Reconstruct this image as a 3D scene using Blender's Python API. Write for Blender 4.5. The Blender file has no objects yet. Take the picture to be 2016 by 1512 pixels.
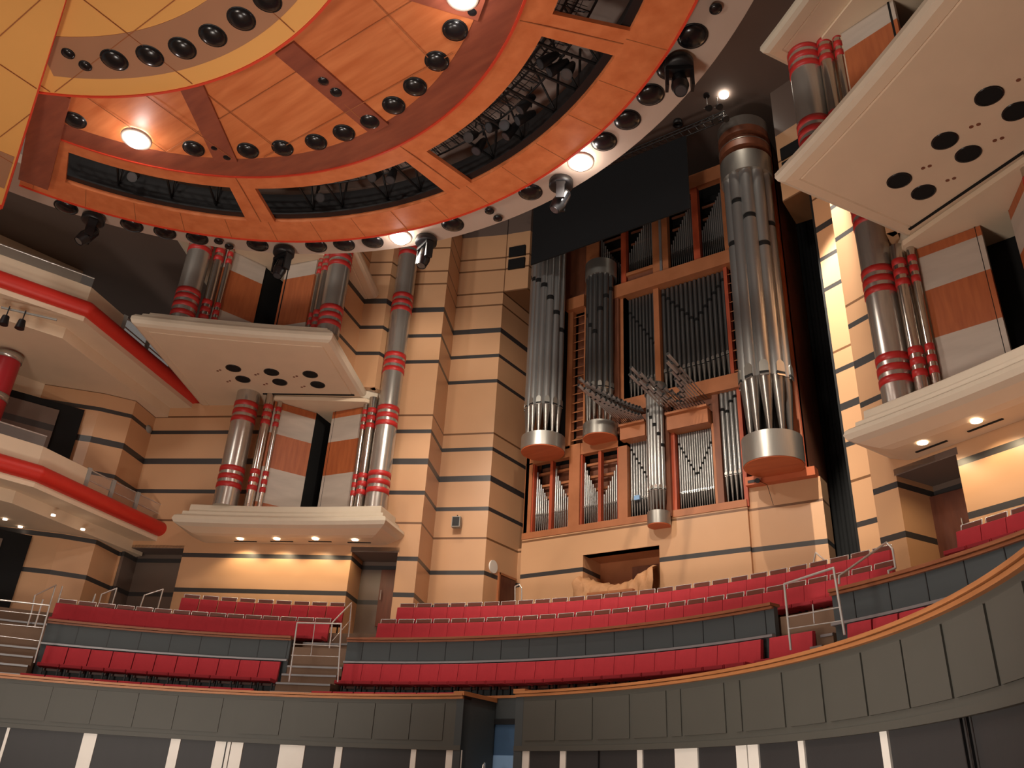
import bpy, math, random
from mathutils import Vector
random.seed(7)
SC = bpy.context.scene
R = math.radians
# ------------------------------------------------------------------ camera
FPX, THETA, PITCH, ROLL = 1650.0, 36.5, math.degrees(math.atan(1650/3247.0)), 3.39
EYE = Vector((11.9, 0.0, 1.6))
_p, _r, _a = R(PITCH), R(ROLL), -R(THETA)
FW = Vector((math.sin(_a)*math.cos(_p), math.cos(_a)*math.cos(_p), math.sin(_p)))
_rt = Vector((math.cos(_a), -math.sin(_a), 0)); _up = _rt.cross(FW)
RT = math.cos(_r)*_rt + math.sin(_r)*_up
UP = -math.sin(_r)*_rt + math.cos(_r)*_up
cam_d = bpy.data.cameras.new('camera'); cam = bpy.data.objects.new('camera', cam_d)
SC.collection.objects.link(cam); SC.camera = cam
cam_d.sensor_fit = 'HORIZONTAL'; cam_d.sensor_width = 36.0; cam_d.lens = FPX/2016*36.0
cam_d.clip_start = 0.1; cam_d.clip_end = 200
from mathutils import Matrix
cam.matrix_world = Matrix(((RT.x, UP.x, -FW.x, EYE.x), (RT.y, UP.y, -FW.y, EYE.y), (RT.z, UP.z, -FW.z, EYE.z), (0, 0, 0, 1)))
# ------------------------------------------------------------------ exposure, world, lights
SC.view_settings.view_transform = 'Standard'; SC.view_settings.look = 'None'
SC.view_settings.exposure = -0.14; SC.view_settings.gamma = 1.0; SC.view_settings.use_curve_mapping = False
W = bpy.data.worlds.new('hall_air'); SC.world = W; W.use_nodes = True
W.node_tree.nodes['Background'].inputs[0].default_value = (1.0, 0.90, 0.82, 1)
W.node_tree.nodes['Background'].inputs[1].default_value = 0.17
def lamp(name, kind, loc, power, color=(1, .86, .70), target=None, size=.3, spot=None, blend=.6):
    d = bpy.data.lights.new(name, kind); d.energy = power; d.color = color
    if kind == 'AREA': d.shape = 'DISK'; d.size = size
    else: d.shadow_soft_size = size
    if spot: d.spot_size = R(spot); d.spot_blend = blend
    o = bpy.data.objects.new(name, d); SC.collection.objects.link(o); o.location = loc
    if target is not None:
        o.rotation_euler = (Vector(target)-Vector(loc)).to_track_quat('-Z', 'Y').to_euler()
    return o
# added fill spots, unseen, behind and above the camera
lamp('house_light', 'SPOT', (-5, -10, 21), 4600, color=(1, .90, .80), target=(-4, 22, 11), size=1.2, spot=95)
lamp('house_light', 'SPOT', (7, -10, 21), 4600, color=(1, .90, .80), target=(2, 24, 12), size=1.2, spot=95)
# added spots standing in for floor bounce onto the canopy and soffits
lamp('platform_uplight', 'SPOT', (0, -3, 3), 2700, color=(1, .87, .74), target=(-3, 7, 16.5), size=1.5, spot=140)
lamp('platform_uplight', 'SPOT', (-3, 6, 1), 1900, color=(1, .90, .80), target=(-10, 15, 15), size=1.0, spot=120)
lamp('platform_uplight', 'SPOT', (4, 6, 1), 2600, color=(1, .90, .80), target=(9.5, 16, 15), size=1.0, spot=120)
# spots on the organ from the canopy ring lamps, on the choir from higher up
lamp('organ_spot', 'SPOT', (-3.4, 14.4, 16.3), 1050, target=(-2.2, 24, 10), size=.12, spot=75)
lamp('organ_spot', 'SPOT', (2.97, 14.4, 16.3), 1450, target=(0.5, 24, 11), size=.12, spot=75)
lamp('wall_spot', 'SPOT', (-2.6, 15.2, 16.2), 1700, color=(1, .88, .74), target=(-8.2, 22.5, 14), size=.15, spot=80)  # added fill that brightens the left wall
lamp('choir_spot', 'SPOT', (3.5, 17.5, 23.5), 5200, target=(1.5, 21.6, 7), size=.15, spot=52)
lamp('choir_spot', 'SPOT', (-6.5, 18.5, 18.0), 900, target=(-6.5, 21.0, 7), size=.12, spot=60)
lamp('ceiling_downlight', 'SPOT', (4.45, 22.0, 26.2), 450, target=(4.2, 23.4, 18), size=.12, spot=44)
lamp('wall_wash_spot', 'SPOT', (6.2, 20.3, 23.5), 22000, color=(1, .90, .76), target=(7.45, 23.35, 14.6), size=.12, spot=34, blend=.5)
# ------------------------------------------------------------------ pixel helpers (photo 2016 x 1512)
def ray(x, y): return FW + RT*((x-1008)/FPX) - UP*((y-756)/FPX)
def onz(x, y, z): d = ray(x, y); return EYE + d*((z-EYE.z)/d.z)
def ony(x, y, Y): d = ray(x, y); return EYE + d*(Y/d.y)
def onpl(x, y, p, n): d = ray(x, y); p = Vector(p); n = Vector(n); return EYE + d*((p-EYE).dot(n)/d.dot(n))
CC = (0.0, 2.4)
def circ(x, y, r, c=CC):
    d = ray(x, y); h = math.hypot(d.x, d.y); dx, dy = d.x/h, d.y/h; ox, oy = EYE.x-c[0], EYE.y-c[1]
    b = ox*dx+oy*dy; t = -b+math.sqrt(b*b-(ox*ox+oy*oy-r*r)); p = EYE + d*(t/h); return math.atan2(p.y-c[1], p.x-c[0]), p.z
# ------------------------------------------------------------------ materials
def lin(c): return tuple(((v/255)/12.92 if v/255 <= .04045 else ((v/255+.055)/1.055)**2.4) for v in c)
def mat(name, rgb, rough=.6, metal=0.0, noise=0.06, nscale=3.0, emit=None, estr=0, bump=0, stretch=(1, 1, 1), alpha=1.0, trans=0):
    m = bpy.data.materials.new(name); m.use_nodes = True; nt = m.node_tree; b = nt.nodes['Principled BSDF']
    L = lin(rgb); b.inputs['Roughness'].default_value = rough; b.inputs['Metallic'].default_value = metal
    b.inputs['Base Color'].default_value = (*L, 1)
    if noise:
        tc = nt.nodes.new('ShaderNodeTexCoord'); mp = nt.nodes.new('ShaderNodeMapping'); mp.inputs['Scale'].default_value = stretch
        nz = nt.nodes.new('ShaderNodeTexNoise'); nz.inputs['Scale'].default_value = nscale; nz.inputs['Detail'].default_value = 3
        mx = nt.nodes.new('ShaderNodeMixRGB')
        mx.inputs[1].default_value = (*[v*(1-noise*1.6) for v in L], 1); mx.inputs[2].default_value = (*[min(1, v*(1+noise*1.6)) for v in L], 1)
        nt.links.new(tc.outputs['Object'], mp.inputs[0]); nt.links.new(mp.outputs[0], nz.inputs['Vector'])
        nt.links.new(nz.outputs['Fac'], mx.inputs[0]); nt.links.new(mx.outputs[0], b.inputs['Base Color'])
        if bump:
            bp = nt.nodes.new('ShaderNodeBump'); bp.inputs['Strength'].default_value = bump; bp.inputs['Distance'].default_value = .02
            nt.links.new(nz.outputs['Fac'], bp.inputs['Height']); nt.links.new(bp.outputs[0], b.inputs['Normal'])
    if emit: b.inputs['Emission Color'].default_value = (*lin(emit), 1); b.inputs['Emission Strength'].default_value = estr
    if alpha < 1: b.inputs['Alpha'].default_value = alpha
    if trans: b.inputs['Transmission Weight'].default_value = trans
    return m
def wood(name, a, b_, scale=1.6, rough=.42, stretch=(1, 9, 9), rot=0):
    m = bpy.data.materials.new(name); m.use_nodes = True; nt = m.node_tree; b = nt.nodes['Principled BSDF']
    b.inputs['Roughness'].default_value = rough
    tc = nt.nodes.new('ShaderNodeTexCoord'); mp = nt.nodes.new('ShaderNodeMapping'); mp.inputs['Scale'].default_value = stretch; mp.inputs['Rotation'].default_value = (0, 0, rot)
    nz = nt.nodes.new('ShaderNodeTexNoise'); nz.inputs['Scale'].default_value = scale; nz.inputs['Detail'].default_value = 4
    cr = nt.nodes.new('ShaderNodeValToRGB'); cr.color_ramp.elements[0].position = .3; cr.color_ramp.elements[1].position = .7
    cr.color_ramp.elements[0].color = (*lin(a), 1); cr.color_ramp.elements[1].color = (*lin(b_), 1)
    nt.links.new(tc.outputs['Object'], mp.inputs[0]); nt.links.new(mp.outputs[0], nz.inputs['Vector']); nt.links.new(nz.outputs['Fac'], cr.inputs[0]); nt.links.new(cr.outputs[0], b.inputs['Base Color'])
    return m
def band_wall(name, rgb):
    """cream veneer panels with dark recessed bands and thin joints at fixed heights"""
    m = bpy.data.materials.new(name); m.use_nodes = True; nt = m.node_tree; b = nt.nodes['Principled BSDF']
    g = nt.nodes.new('ShaderNodeNewGeometry'); sx = nt.nodes.new('ShaderNodeSeparateXYZ'); nt.links.new(g.outputs['Position'], sx.inputs[0])
    def ramp(lst, z0=6.0, z1=26.0):
        mr = nt.nodes.new('ShaderNodeMapRange'); mr.inputs[1].default_value = z0; mr.inputs[2].default_value = z1
        nt.links.new(sx.outputs['Z'], mr.inputs[0]); cr = nt.nodes.new('ShaderNodeValToRGB'); r = cr.color_ramp; r.interpolation = 'CONSTANT'
        r.elements[0].position = 0; r.elements[0].color = (0, 0, 0, 1); r.elements[1].position = 1; r.elements[1].color = (0, 0, 0, 1)
        for a, c in lst:
            e = r.elements.new((a-z0)/(z1-z0)); e.color = (1, 1, 1, 1); e = r.elements.new((c-z0)/(z1-z0)); e.color = (0, 0, 0, 1)
        nt.links.new(mr.outputs[0], cr.inputs[0]); return cr.outputs[0]
    thick = ramp([(t-.18, t) for t in (8.03, 9.25, 11.66, 12.88, 14.08, 17.05, 18.23, 19.45)])
    thin = ramp([(t-.018, t+.014) for t in (9.85, 10.46, 14.68, 15.28, 15.88, 20.04, 20.62, 21.23, 21.83, 22.42, 23.03, 23.6)])
    nz = nt.nodes.new('ShaderNodeTexNoise'); nz.inputs['Scale'].default_value = .8; nt.links.new(g.outputs['Position'], nz.inputs['Vector'])
    L = lin(rgb); base = nt.nodes.new('ShaderNodeMixRGB'); base.inputs[1].default_value = (*[v*.93 for v in L], 1); base.inputs[2].default_value = (*[min(1, v*1.06) for v in L], 1)
    nt.links.new(nz.outputs['Fac'], base.inputs[0])
    m1 = nt.nodes.new('ShaderNodeMixRGB'); m1.inputs[2].default_value = (*lin((120, 84, 56)), 1); nt.links.new(thin, m1.inputs[0]); nt.links.new(base.outputs[0], m1.inputs[1])
    m2 = nt.nodes.new('ShaderNodeMixRGB'); m2.inputs[2].default_value = (*lin((58, 56, 56)), 1); nt.links.new(thick, m2.inputs[0]); nt.links.new(m1.outputs[0], m2.inputs[1])
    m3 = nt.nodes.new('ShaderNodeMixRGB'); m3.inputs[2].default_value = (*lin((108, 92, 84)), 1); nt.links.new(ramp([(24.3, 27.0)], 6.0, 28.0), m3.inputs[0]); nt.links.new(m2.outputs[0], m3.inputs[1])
    nt.links.new(m3.outputs[0], b.inputs['Base Color'])
    b.inputs['Roughness'].default_value = .38
    return m
M = dict(
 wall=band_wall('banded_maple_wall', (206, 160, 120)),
 wallsh=band_wall('shaded_banded_cladding', (112, 96, 86)),  # wall veneer again, with the shade of the recesses put into its colour
 cream=mat('cream_plaster', (228, 206, 178), .65, noise=.04, nscale=1.2),
 creamw=mat('cream_rim', (220, 206, 184), .5, noise=.03),
 ceil=mat('ceiling_brown', (108, 92, 84), .8, noise=.05, nscale=.6),
 canwood=wood('canopy_wood', (190, 104, 58), (214, 130, 80), .7, .42, (1, 7, 7), .35),
 canring=wood('canopy_ring_wood', (204, 112, 64), (222, 132, 82), 1.0, .42, (3, 3, 3)),
 candark=wood('canopy_dark_wood', (126, 66, 50), (150, 82, 60), 1.0, .4, (1, 5, 5)),
 canyel=mat('canopy_yellow', (232, 172, 96), .55, noise=.03, nscale=.7),
 canpur=mat('canopy_mauve', (168, 122, 92), .55, noise=.04, nscale=.9),
 canred=mat('canopy_red_edge', (214, 66, 40), .5, noise=.03),
 ring=mat('outer_ring_cream', (186, 168, 154), .6, noise=.03, nscale=.9),
 black=mat('black_paint', (20, 20, 22), .45, noise=.05),
 gloss=mat('black_gloss', (22, 22, 24), .22, noise=0),
 matte=mat('matte_black', (6, 6, 7), .9, noise=0),
 screen=mat('black_screen_cloth', (10, 13, 17), .95, noise=.05, nscale=.5),
 lens=mat('lantern_lens', (96, 96, 100), .15, .6, noise=0),
 seam=mat('joint_line', (160, 96, 56), .8, noise=0),
 org=wood('organ_maple', (160, 98, 60), (180, 114, 74), 1.2, .45, (1, 1, 1)),
 orgred=wood('organ_cherry_reveal', (160, 66, 40), (184, 84, 50), 1.2, .45, (4, 4, 1)),
 orgbrown=wood('organ_brown_panel', (112, 66, 46), (132, 80, 56), 1.2, .5, (4, 4, 1)),
 orgpan=wood('organ_russet_panel', (158, 88, 58), (178, 104, 70), 1.2, .5, (4, 4, 1)),
 orgunder=wood('organ_orange_underside', (184, 92, 54), (198, 106, 64), 1.0, .5, (1, 6, 1)),
 tin=mat('pipe_tin', (158, 158, 157), .3, .66, noise=.06, nscale=5, stretch=(1, 1, .1)),
 lead=mat('pipe_dark_tin', (118, 118, 118), .34, .88, noise=.08, nscale=5, stretch=(1, 1, .1)),
 foot=mat('pipe_foot', (128, 124, 120), .3, .75, noise=.06, nscale=6),
 lip=mat('pipe_lip', (214, 210, 204), .22, .9, noise=0),
 drum=mat('drum_steel', (168, 166, 160), .38, .8, noise=.04, nscale=8, stretch=(8, 8, .3)),
 steel=mat('column_steel', (188, 182, 174), .27, .74, noise=.09, nscale=4, stretch=(5, 5, .5)),
 steel2=mat('slim_pipe_steel', (196, 188, 178), .18, .95, noise=.04),
 red=mat('red_ring', (188, 44, 42), .4, noise=.04),
 redf=mat('gallery_red', (206, 48, 36), .45, noise=.04),
 redcol=mat('red_column', (170, 34, 44), .35, noise=.04),
 panw=wood('chamber_orange_veneer', (158, 82, 44), (178, 98, 54), 1.0, .45, (9, 9, 1)),
 pang=mat('chamber_grey_stone', (184, 172, 160), .35, noise=.16, nscale=1.2, stretch=(.6, .6, 2.5)),
 seat=mat('red_upholstery', (172, 42, 52), .85, noise=.07, nscale=8),
 seat2=mat('red_upholstery_edge', (150, 32, 42), .85, noise=.05),
 chairwood=mat('chair_walnut', (104, 54, 40), .4, noise=.1, nscale=6),
 chrome=mat('chrome_tube', (224, 222, 218), .25, .7, noise=0),
 rail=wood('oak_rail', (150, 96, 56), (172, 114, 70), 1.4, .4, (1, 1, 12)),
 rail2=wood('dark_oak_rail', (122, 70, 44), (144, 88, 56), 1.4, .4, (1, 1, 12)),
 tier=mat('slate_tier_panel', (56, 62, 64), .6, noise=.04, nscale=2),
 para=mat('grey_parapet', (68, 67, 61), .6, noise=.04, nscale=2),
 strip=mat('grey_metal_strip', (150, 148, 150), .35, .5, noise=.04),
 dark=mat('dark_stage_panel', (42, 41, 42), .6, noise=.05, nscale=2),
 white=mat('white_stage_strip', (224, 220, 212), .5, noise=.03),
 floor=wood('stage_floor', (176, 120, 72), (196, 142, 92), 1.5, .4, (1, 9, 1)),
 step=mat('choir_floor', (110, 84, 64), .7, noise=.05),
 door=wood('walnut_door', (90, 48, 34), (110, 62, 44), 1.2, .45, (6, 6, 1)),
 cloth=mat('tan_dust_sheet', (190, 140, 98), .7, noise=.1, nscale=3.5, bump=1.0),
 glass=mat('clear_glass', (225, 228, 225), .3, 0, noise=0, alpha=.07),
 lampg=mat('lamp_glow', (255, 250, 240), .5, noise=0, emit=(255, 244, 226), estr=30),
 lampw=mat('warm_lamp_glow', (255, 236, 205), .5, noise=0, emit=(255, 226, 190), estr=9),
 lamps=mat('small_lamp_glow', (255, 236, 205), .5, noise=0, emit=(255, 226, 200), estr=4),
 grey=mat('grey_plastic', (150, 148, 142), .5, noise=.03),
 blue=mat('blue_lit_plaster', (140, 180, 222), .7, noise=.04),  # stair panel's blue light put into the colour; also the tape's own blue
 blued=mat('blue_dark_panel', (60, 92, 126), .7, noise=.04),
 deck=mat('plant_deck_grey', (150, 134, 126), .9, noise=.1, nscale=.8),
 cham=mat('trumpet_tin', (176, 176, 176), .3, .6, noise=.05),
 truss=mat('truss_dark', (44, 42, 42), .4, .5, noise=0),
 void=mat('void_brown_grey', (50, 45, 44), .9, noise=.08, nscale=.8),
)
# ------------------------------------------------------------------ mesh helpers
class MB:
    def __init__(s): s.v = []; s.f = []; s.m = []; s.sm = []; s.mats = []
    def mi(s, m):
        if m not in s.mats: s.mats.append(m)
        return s.mats.index(m)
    def add(s, vs, fs, m, smooth=False):
        o = len(s.v); s.v += [tuple(v) for v in vs]; k = s.mi(m)
        for f in fs: s.f.append(tuple(i+o for i in f)); s.m.append(k); s.sm.append(smooth)
        return s
    def box(s, x0, x1, y0, y1, z0, z1, m):
        vs = [(x, y, z) for z in (z0, z1) for y in (y0, y1) for x in (x0, x1)]
        return s.add(vs, [(0, 2, 3, 1), (4, 5, 7, 6), (0, 1, 5, 4), (2, 6, 7, 3), (0, 4, 6, 2), (1, 3, 7, 5)], m)
    def obox(s, c, ax, ay, az, hx, hy, hz, m):
        c, ax, ay, az = Vector(c), Vector(ax), Vector(ay), Vector(az)
        vs = [c+ax*(hx*i)+ay*(hy*j)+az*(hz*k) for k in (-1, 1) for j in (-1, 1) for i in (-1, 1)]
        return s.add(vs, [(0, 2, 3, 1), (4, 5, 7, 6), (0, 1, 5, 4), (2, 6, 7, 3), (0, 4, 6, 2), (1, 3, 7, 5)], m)
    def prism(s, poly, z0, z1, m):
        n = len(poly); vs = [(p[0], p[1], z0) for p in poly]+[(p[0], p[1], z1) for p in poly]
        fs = [tuple(range(n-1, -1, -1)), tuple(range(n, 2*n))]+[(i, (i+1) % n, n+(i+1) % n, n+i) for i in range(n)]
        return s.add(vs, fs, m)
    def wallseg(s, a, b, z0, z1, t, m):
        """vertical slab from a to b, thickness t on the left-hand side of a->b"""
        dx, dy = b[0]-a[0], b[1]-a[1]; L = math.hypot(dx, dy); nx, ny = -dy/L*t, dx/L*t
        return s.prism([a, b, (b[0]+nx, b[1]+ny), (a[0]+nx, a[1]+ny)], z0, z1, m)
    def cyl(s, p, q, r0, r1, m, n=20, caps=True, smooth=True):
        p, q = Vector(p), Vector(q); d = (q-p).normalized(); a = d.orthogonal().normalized(); b = d.cross(a)
        vs = []
        for c, r in ((p, r0), (q, r1)):
            for i in range(n): t = 2*math.pi*i/n; vs.append(c+a*(r*math.cos(t))+b*(r*math.sin(t)))
        s.add(vs, [(i, (i+1) % n, n+(i+1) % n, n+i) for i in range(n)], m, smooth)
        if caps:
            s.add(vs[:n], [tuple(range(n-1, -1, -1))], m); s.add(vs[n:], [tuple(range(n))], m)
        return s
    def lathe(s, c, prof, m, n=28, smooth=True):
        vs = []
        for r, z in prof:
            for i in range(n): t = 2*math.pi*i/n; vs.append((c[0]+r*math.cos(t), c[1]+r*math.sin(t), z))
        fs = [(k*n+i, k*n+(i+1) % n, (k+1)*n+(i+1) % n, (k+1)*n+i) for k in range(len(prof)-1) for i in range(n)]
        return s.add(vs, fs, m, smooth)
    def arc(s, c, r0, r1, a0, a1, z00, z01, t, m, n=None):
        """annular sector, bottom height z00 at r0 and z01 at r1, thickness t (upwards); angles in degrees"""
        n = n or max(2, int(abs(a1-a0)/2)); vs = []
        for i in range(n+1):
            a = R(a0+(a1-a0)*i/n); ca, sa = math.cos(a), math.sin(a)
            for r, z in ((r0, z00), (r1, z01), (r1, z01+t), (r0, z00+t)): vs.append((c[0]+r*ca, c[1]+r*sa, z))
        fs = []
        for i in range(n):
            for k in range(4): fs.append((i*4+k, i*4+(k+1) % 4, (i+1)*4+(k+1) % 4, (i+1)*4+k))
        fs += [(3, 2, 1, 0), (n*4, n*4+1, n*4+2, n*4+3)]
        return s.add(vs, fs, m)
    def tube(s, pts, r, m, n=8):
        for a, b in zip(pts, pts[1:]): s.cyl(a, b, r, r, m, n)
        for p in pts[1:-1]: s.ball(p, r, m, 6, 4)
        return s
    def ball(s, c, r, m, n=16, k=8, sz=1.0, half=False):
        c = Vector(c); vs = []; k0 = 0
        for j in range(k+1):
            th = math.pi*j/k if not half else math.pi/2+math.pi/2*j/k
            for i in range(n): t = 2*math.pi*i/n; vs.append(c+Vector((r*math.sin(th)*math.cos(t), r*math.sin(th)*math.sin(t), r*sz*math.cos(th))))
        return s.add(vs, [(j*n+i, j*n+(i+1) % n, (j+1)*n+(i+1) % n, (j+1)*n+i) for j in range(k) for i in range(n)], m, True)
    def build(s, name, parent=None, label=None, cat=None, group=None, kind=None, origin=None):
        me = bpy.data.meshes.new(name); o0 = Vector(origin) if origin is not None else Vector((0, 0, 0))
        me.from_pydata([tuple(Vector(v)-o0) for v in s.v], [], s.f)
        for m in s.mats: me.materials.append(m)
        me.polygons.foreach_set('material_index', s.m); me.polygons.foreach_set('use_smooth', s.sm)
        me.update()
        o = bpy.data.objects.new(name, me); SC.collection.objects.link(o); o.location = o0
        if parent is not None:
            o.parent = parent; o.location = o0-parent.location if parent.parent is None else o0-(parent.location+parent.parent.location)
            if parent.rotation_euler.z: o.location = o0
        tag(o, label, cat, group, kind); return o
def tag(o, label=None, cat=None, group=None, kind=None):
    if label: o['label'] = label
    if cat: o['category'] = cat
    if group: o['group'] = group
    if kind: o['kind'] = kind
    return o
def empty(name, loc, label, cat, group=None, rz=0):
    o = bpy.data.objects.new(name, None); SC.collection.objects.link(o); o.location = loc; o.rotation_euler = (0, 0, rz)
    o.empty_display_size = .1
    return tag(o, label, cat, group)
def children(o): return [c for c in bpy.data.objects if c.parent is o]
def copy_tree(o, parent=None, kids=None):
    c = o.copy(); SC.collection.objects.link(c)
    if parent is not None: c.parent = parent
    for ch in (kids[o.name] if kids else children(o)): copy_tree(ch, c)
    return c
def P2(a, r, c=CC): return (c[0]+r*math.cos(R(a)), c[1]+r*math.sin(R(a)))

# ================================================================== SETTING: walls, ceiling, floor
MB().prism([(-24, -12), (24, -12), (24, 30), (-24, 30)], -.1, 0, M['floor']).build('floor', kind='structure', label='wooden stage floor')
MB().prism([(-24, -2), (24, -2), (24, 30), (-24, 30)], 26.5, 26.7, M['ceil']).build('ceiling', kind='structure', label='dark brown ceiling high above the organ')
ZT = 24.3
d27 = (math.cos(R(27.5)), math.sin(R(27.5)))
def W0(x): return (-x, 21.4+(-x+7.55)*math.tan(R(27.5)))     # point on the main splayed wall, left side, at |x|
for s, side in ((-1, 'left'), (1, 'right')):
    def X(p): return (p[0]*(-s), p[1])       # coordinates are written for the left side
    def seg(b, a, c, z0, z1, t=.25, m=M['wall']):
        a, c = X(a), X(c)
        (b.wallseg(a, c, z0, z1, t, m) if s < 0 else b.wallseg(c, a, z0, z1, t, m))
    w = MB()
    seg(w, (-6.5, 23.85), (-6.5, 29), 4, 26.5)                       # side of the organ recess
    seg(w, (-8.38, 23.05), (-6.5, 23.85), 4, 26.5)
    seg(w, (-7.55, 21.4), (-8.38, 23.05), 4, 26.5)
    seg(w, W0(9.2), (-7.55, 21.4), 9.45, 26.5)                        # beside and above the doorway
    seg(w, W0(8.16), (-7.55, 21.4), 4, 9.45)
    seg(w, W0(13.0), W0(9.2), 9.45, 10.7)
    seg(w, W0(13.0), W0(9.72), 4, 9.45)
    seg(w, W0(15.3), W0(13.0), 4, 15.3)
    seg(w, W0(17.5), W0(15.3), 9.45, 15.3)
    seg(w, W0(17.5), W0(17.42), 4, 9.45)
    seg(w, (-9.15, 19.75), (-9.15, 20.6), 15.55, 26.5)
    seg(w, (-9.95, 19.3), (-9.15, 19.75), 15.55, 26.5)
    seg(w, (-9.1, 16.8), (-9.95, 19.3), 15.55, 26.5, .1)
    seg(w, (-16.8, 14.9), W0(17.5), 4, 15.3)
    seg(w, (-17.3, 13.9), (-16.8, 14.9), 4, 15.3)
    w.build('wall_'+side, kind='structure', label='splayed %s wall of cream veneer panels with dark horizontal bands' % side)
    w2 = MB()
    seg(w2, (-18.6, 12.3), (-17.3, 13.9), 4, 15.3); seg(w2, (-19.8, 4), (-18.6, 12.3), 4, 26, .25, M['cream'])
    seg(w2, (-22, 15.5), (-12.6, 14.6), 19.9, 26.5, .2, M['ceil'])
    w2.build('wall_%s_gallery' % side, kind='structure', label='wall behind the %s side galleries' % side)
    # dim niche beside the seating, doorway recess
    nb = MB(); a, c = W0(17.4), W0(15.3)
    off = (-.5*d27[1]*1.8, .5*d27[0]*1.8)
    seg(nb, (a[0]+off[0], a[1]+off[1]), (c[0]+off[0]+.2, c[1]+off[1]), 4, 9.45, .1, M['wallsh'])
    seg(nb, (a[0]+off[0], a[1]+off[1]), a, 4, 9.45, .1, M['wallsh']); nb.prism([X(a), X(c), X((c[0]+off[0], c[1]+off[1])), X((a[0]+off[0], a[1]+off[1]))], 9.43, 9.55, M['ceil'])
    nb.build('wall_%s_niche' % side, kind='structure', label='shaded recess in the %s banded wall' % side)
    db = MB(); a, c = W0(9.72), W0(8.16); off = (-d27[1]*1.3, d27[0]*1.3)
    a2, c2 = (a[0]+off[0], a[1]+off[1]), (c[0]+off[0], c[1]+off[1])
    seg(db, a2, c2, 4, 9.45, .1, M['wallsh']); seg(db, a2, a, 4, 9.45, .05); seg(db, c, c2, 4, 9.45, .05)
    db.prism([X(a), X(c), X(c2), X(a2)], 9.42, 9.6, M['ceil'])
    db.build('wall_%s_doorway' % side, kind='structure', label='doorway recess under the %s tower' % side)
    mx, my = (a2[0]+c2[0])/2+.12, (a2[1]+c2[1])/2
    dd = MB(); q0 = (mx-.1, my-.12); q1 = (mx+.85*d27[0], my-.12+.75*d27[1]); seg(dd, q0, q1, 7.1, 9.1, .06, M['door'])
    do = dd.build('door_%d' % (1 if s < 0 else 2), kind='structure', label='dark walnut door inside the doorway under the %s tower' % side)
    q = X((q0[0]+.15, q0[1]-.02)); MB().tube([(q[0], q[1]-.04, 8.0), (q[0], q[1]-.04, 8.35)], .015, M['chrome']).build('door_handle', parent=do)
# organ wall: brown wall above, beige base under the case
ow = MB().box(-6.5, 6.5, 28.6, 28.8, 4, 26.5, M['ceil'])
ow.build('wall_back', kind='structure', label='brown rear wall behind the organ')
bs = MB()
bs.box(-5.62, -3.07, 24.87, 25.3, 5, 10.62, M['wall']); bs.box(-3.07, .06, 24.87, 25.3, 9.7, 10.62, M['wall'])
bs.box(.06, 2.9, 24.87, 25.3, 5, 10.62, M['wall']); bs.box(2.9, 3.05, 24.87, 25.3, 5, 10.62, M['wall']); bs.box(3.0, 5.36, 25.0, 25.7, 5, 11.25, M['wall'])
bs.box(-3.07, -2.97, 24.87, 26.2, 5, 9.7, M['wall']); bs.box(-.04, .06, 24.87, 26.2, 5, 9.7, M['wall']); bs.box(-3.07, .06, 26.1, 26.2, 5, 9.7, M['org']); bs.box(-3.07, .06, 24.9, 26.2, 9.7, 9.8, M['org'])
bs.box(-1.65, -.55, 26.02, 26.1, 8.9, 9.42, M['orgbrown'])
bs.box(-6.5, -5.62, 25.9, 26.1, 5, 10.62, M['wall'])
bs.build('wall_organ_base', kind='structure', label='banded cream wall below the organ with a console niche')
# boxes with louvres high on both sides of the organ
for k, sx in ((1, 1), (4, -1)):
    q_ = lambda L: [(x*sx, y) for x, y in L][::sx]
    lb = MB().prism(q_([(-6.45, 23.85), (-5.45, 24.15), (-5.45, 25.6), (-6.45, 25.6)]), 21.25, 26.5, M['wall'])
    for z0 in (22.35, 23.0): lb.prism(q_([(-6.32, 23.87), (-5.6, 24.085), (-5.6, 24.0), (-6.32, 23.82)]), z0, z0+.52, M['matte'])
    lb.build('trim_%d' % k, kind='structure', label='projecting veneer box with two dark openings high %s of the organ' % ('left' if sx > 0 else 'right'))
# black folds that draw the deep shade in the gap right of the organ
g = MB()
for i in range(12): x = 5.1+i*.125; g.cyl((x, 27.2+.05*(i % 2), 7.3), (x, 27.2+.05*(i % 2), 25), .08, .08, M['matte'], 8)
g.box(5.0, 6.6, 27.3, 27.4, 7, 26.4, M['matte']); g.box(6.42, 6.49, 23.9, 27.3, 7, 23.2, M['matte'])
g.build('black_drape', label='tall black drape hanging in the gap right of the organ case', cat='curtain')

# ================================================================== TOWERS (chambers, ledges, columns)
def inset(poly, d):
    """move polygon inwards by d (list of per-edge distances ok)"""
    n = len(poly); out = []
    A = sum(poly[i][0]*poly[(i+1) % n][1]-poly[(i+1) % n][0]*poly[i][1] for i in range(n))
    sg = 1 if A > 0 else -1; D = d if isinstance(d, (list, tuple)) else [d]*n
    def line(i):
        a, b = poly[i], poly[(i+1) % n]; dx, dy = b[0]-a[0], b[1]-a[1]; L = math.hypot(dx, dy) or 1e-9
        nx, ny = -dy/L*sg, dx/L*sg; return (a[0]+nx*D[i], a[1]+ny*D[i], dx/L, dy/L)
    for i in range(n):
        p, q = line(i-1), line(i); den = p[2]*q[3]-p[3]*q[2]
        if abs(den) < 1e-4: out.append((q[0], q[1])); continue
        t = ((q[0]-p[0])*q[3]-(q[1]-p[1])*q[2])/den; out.append((p[0]+p[2]*t, p[1]+p[3]*t))
    return out
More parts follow.
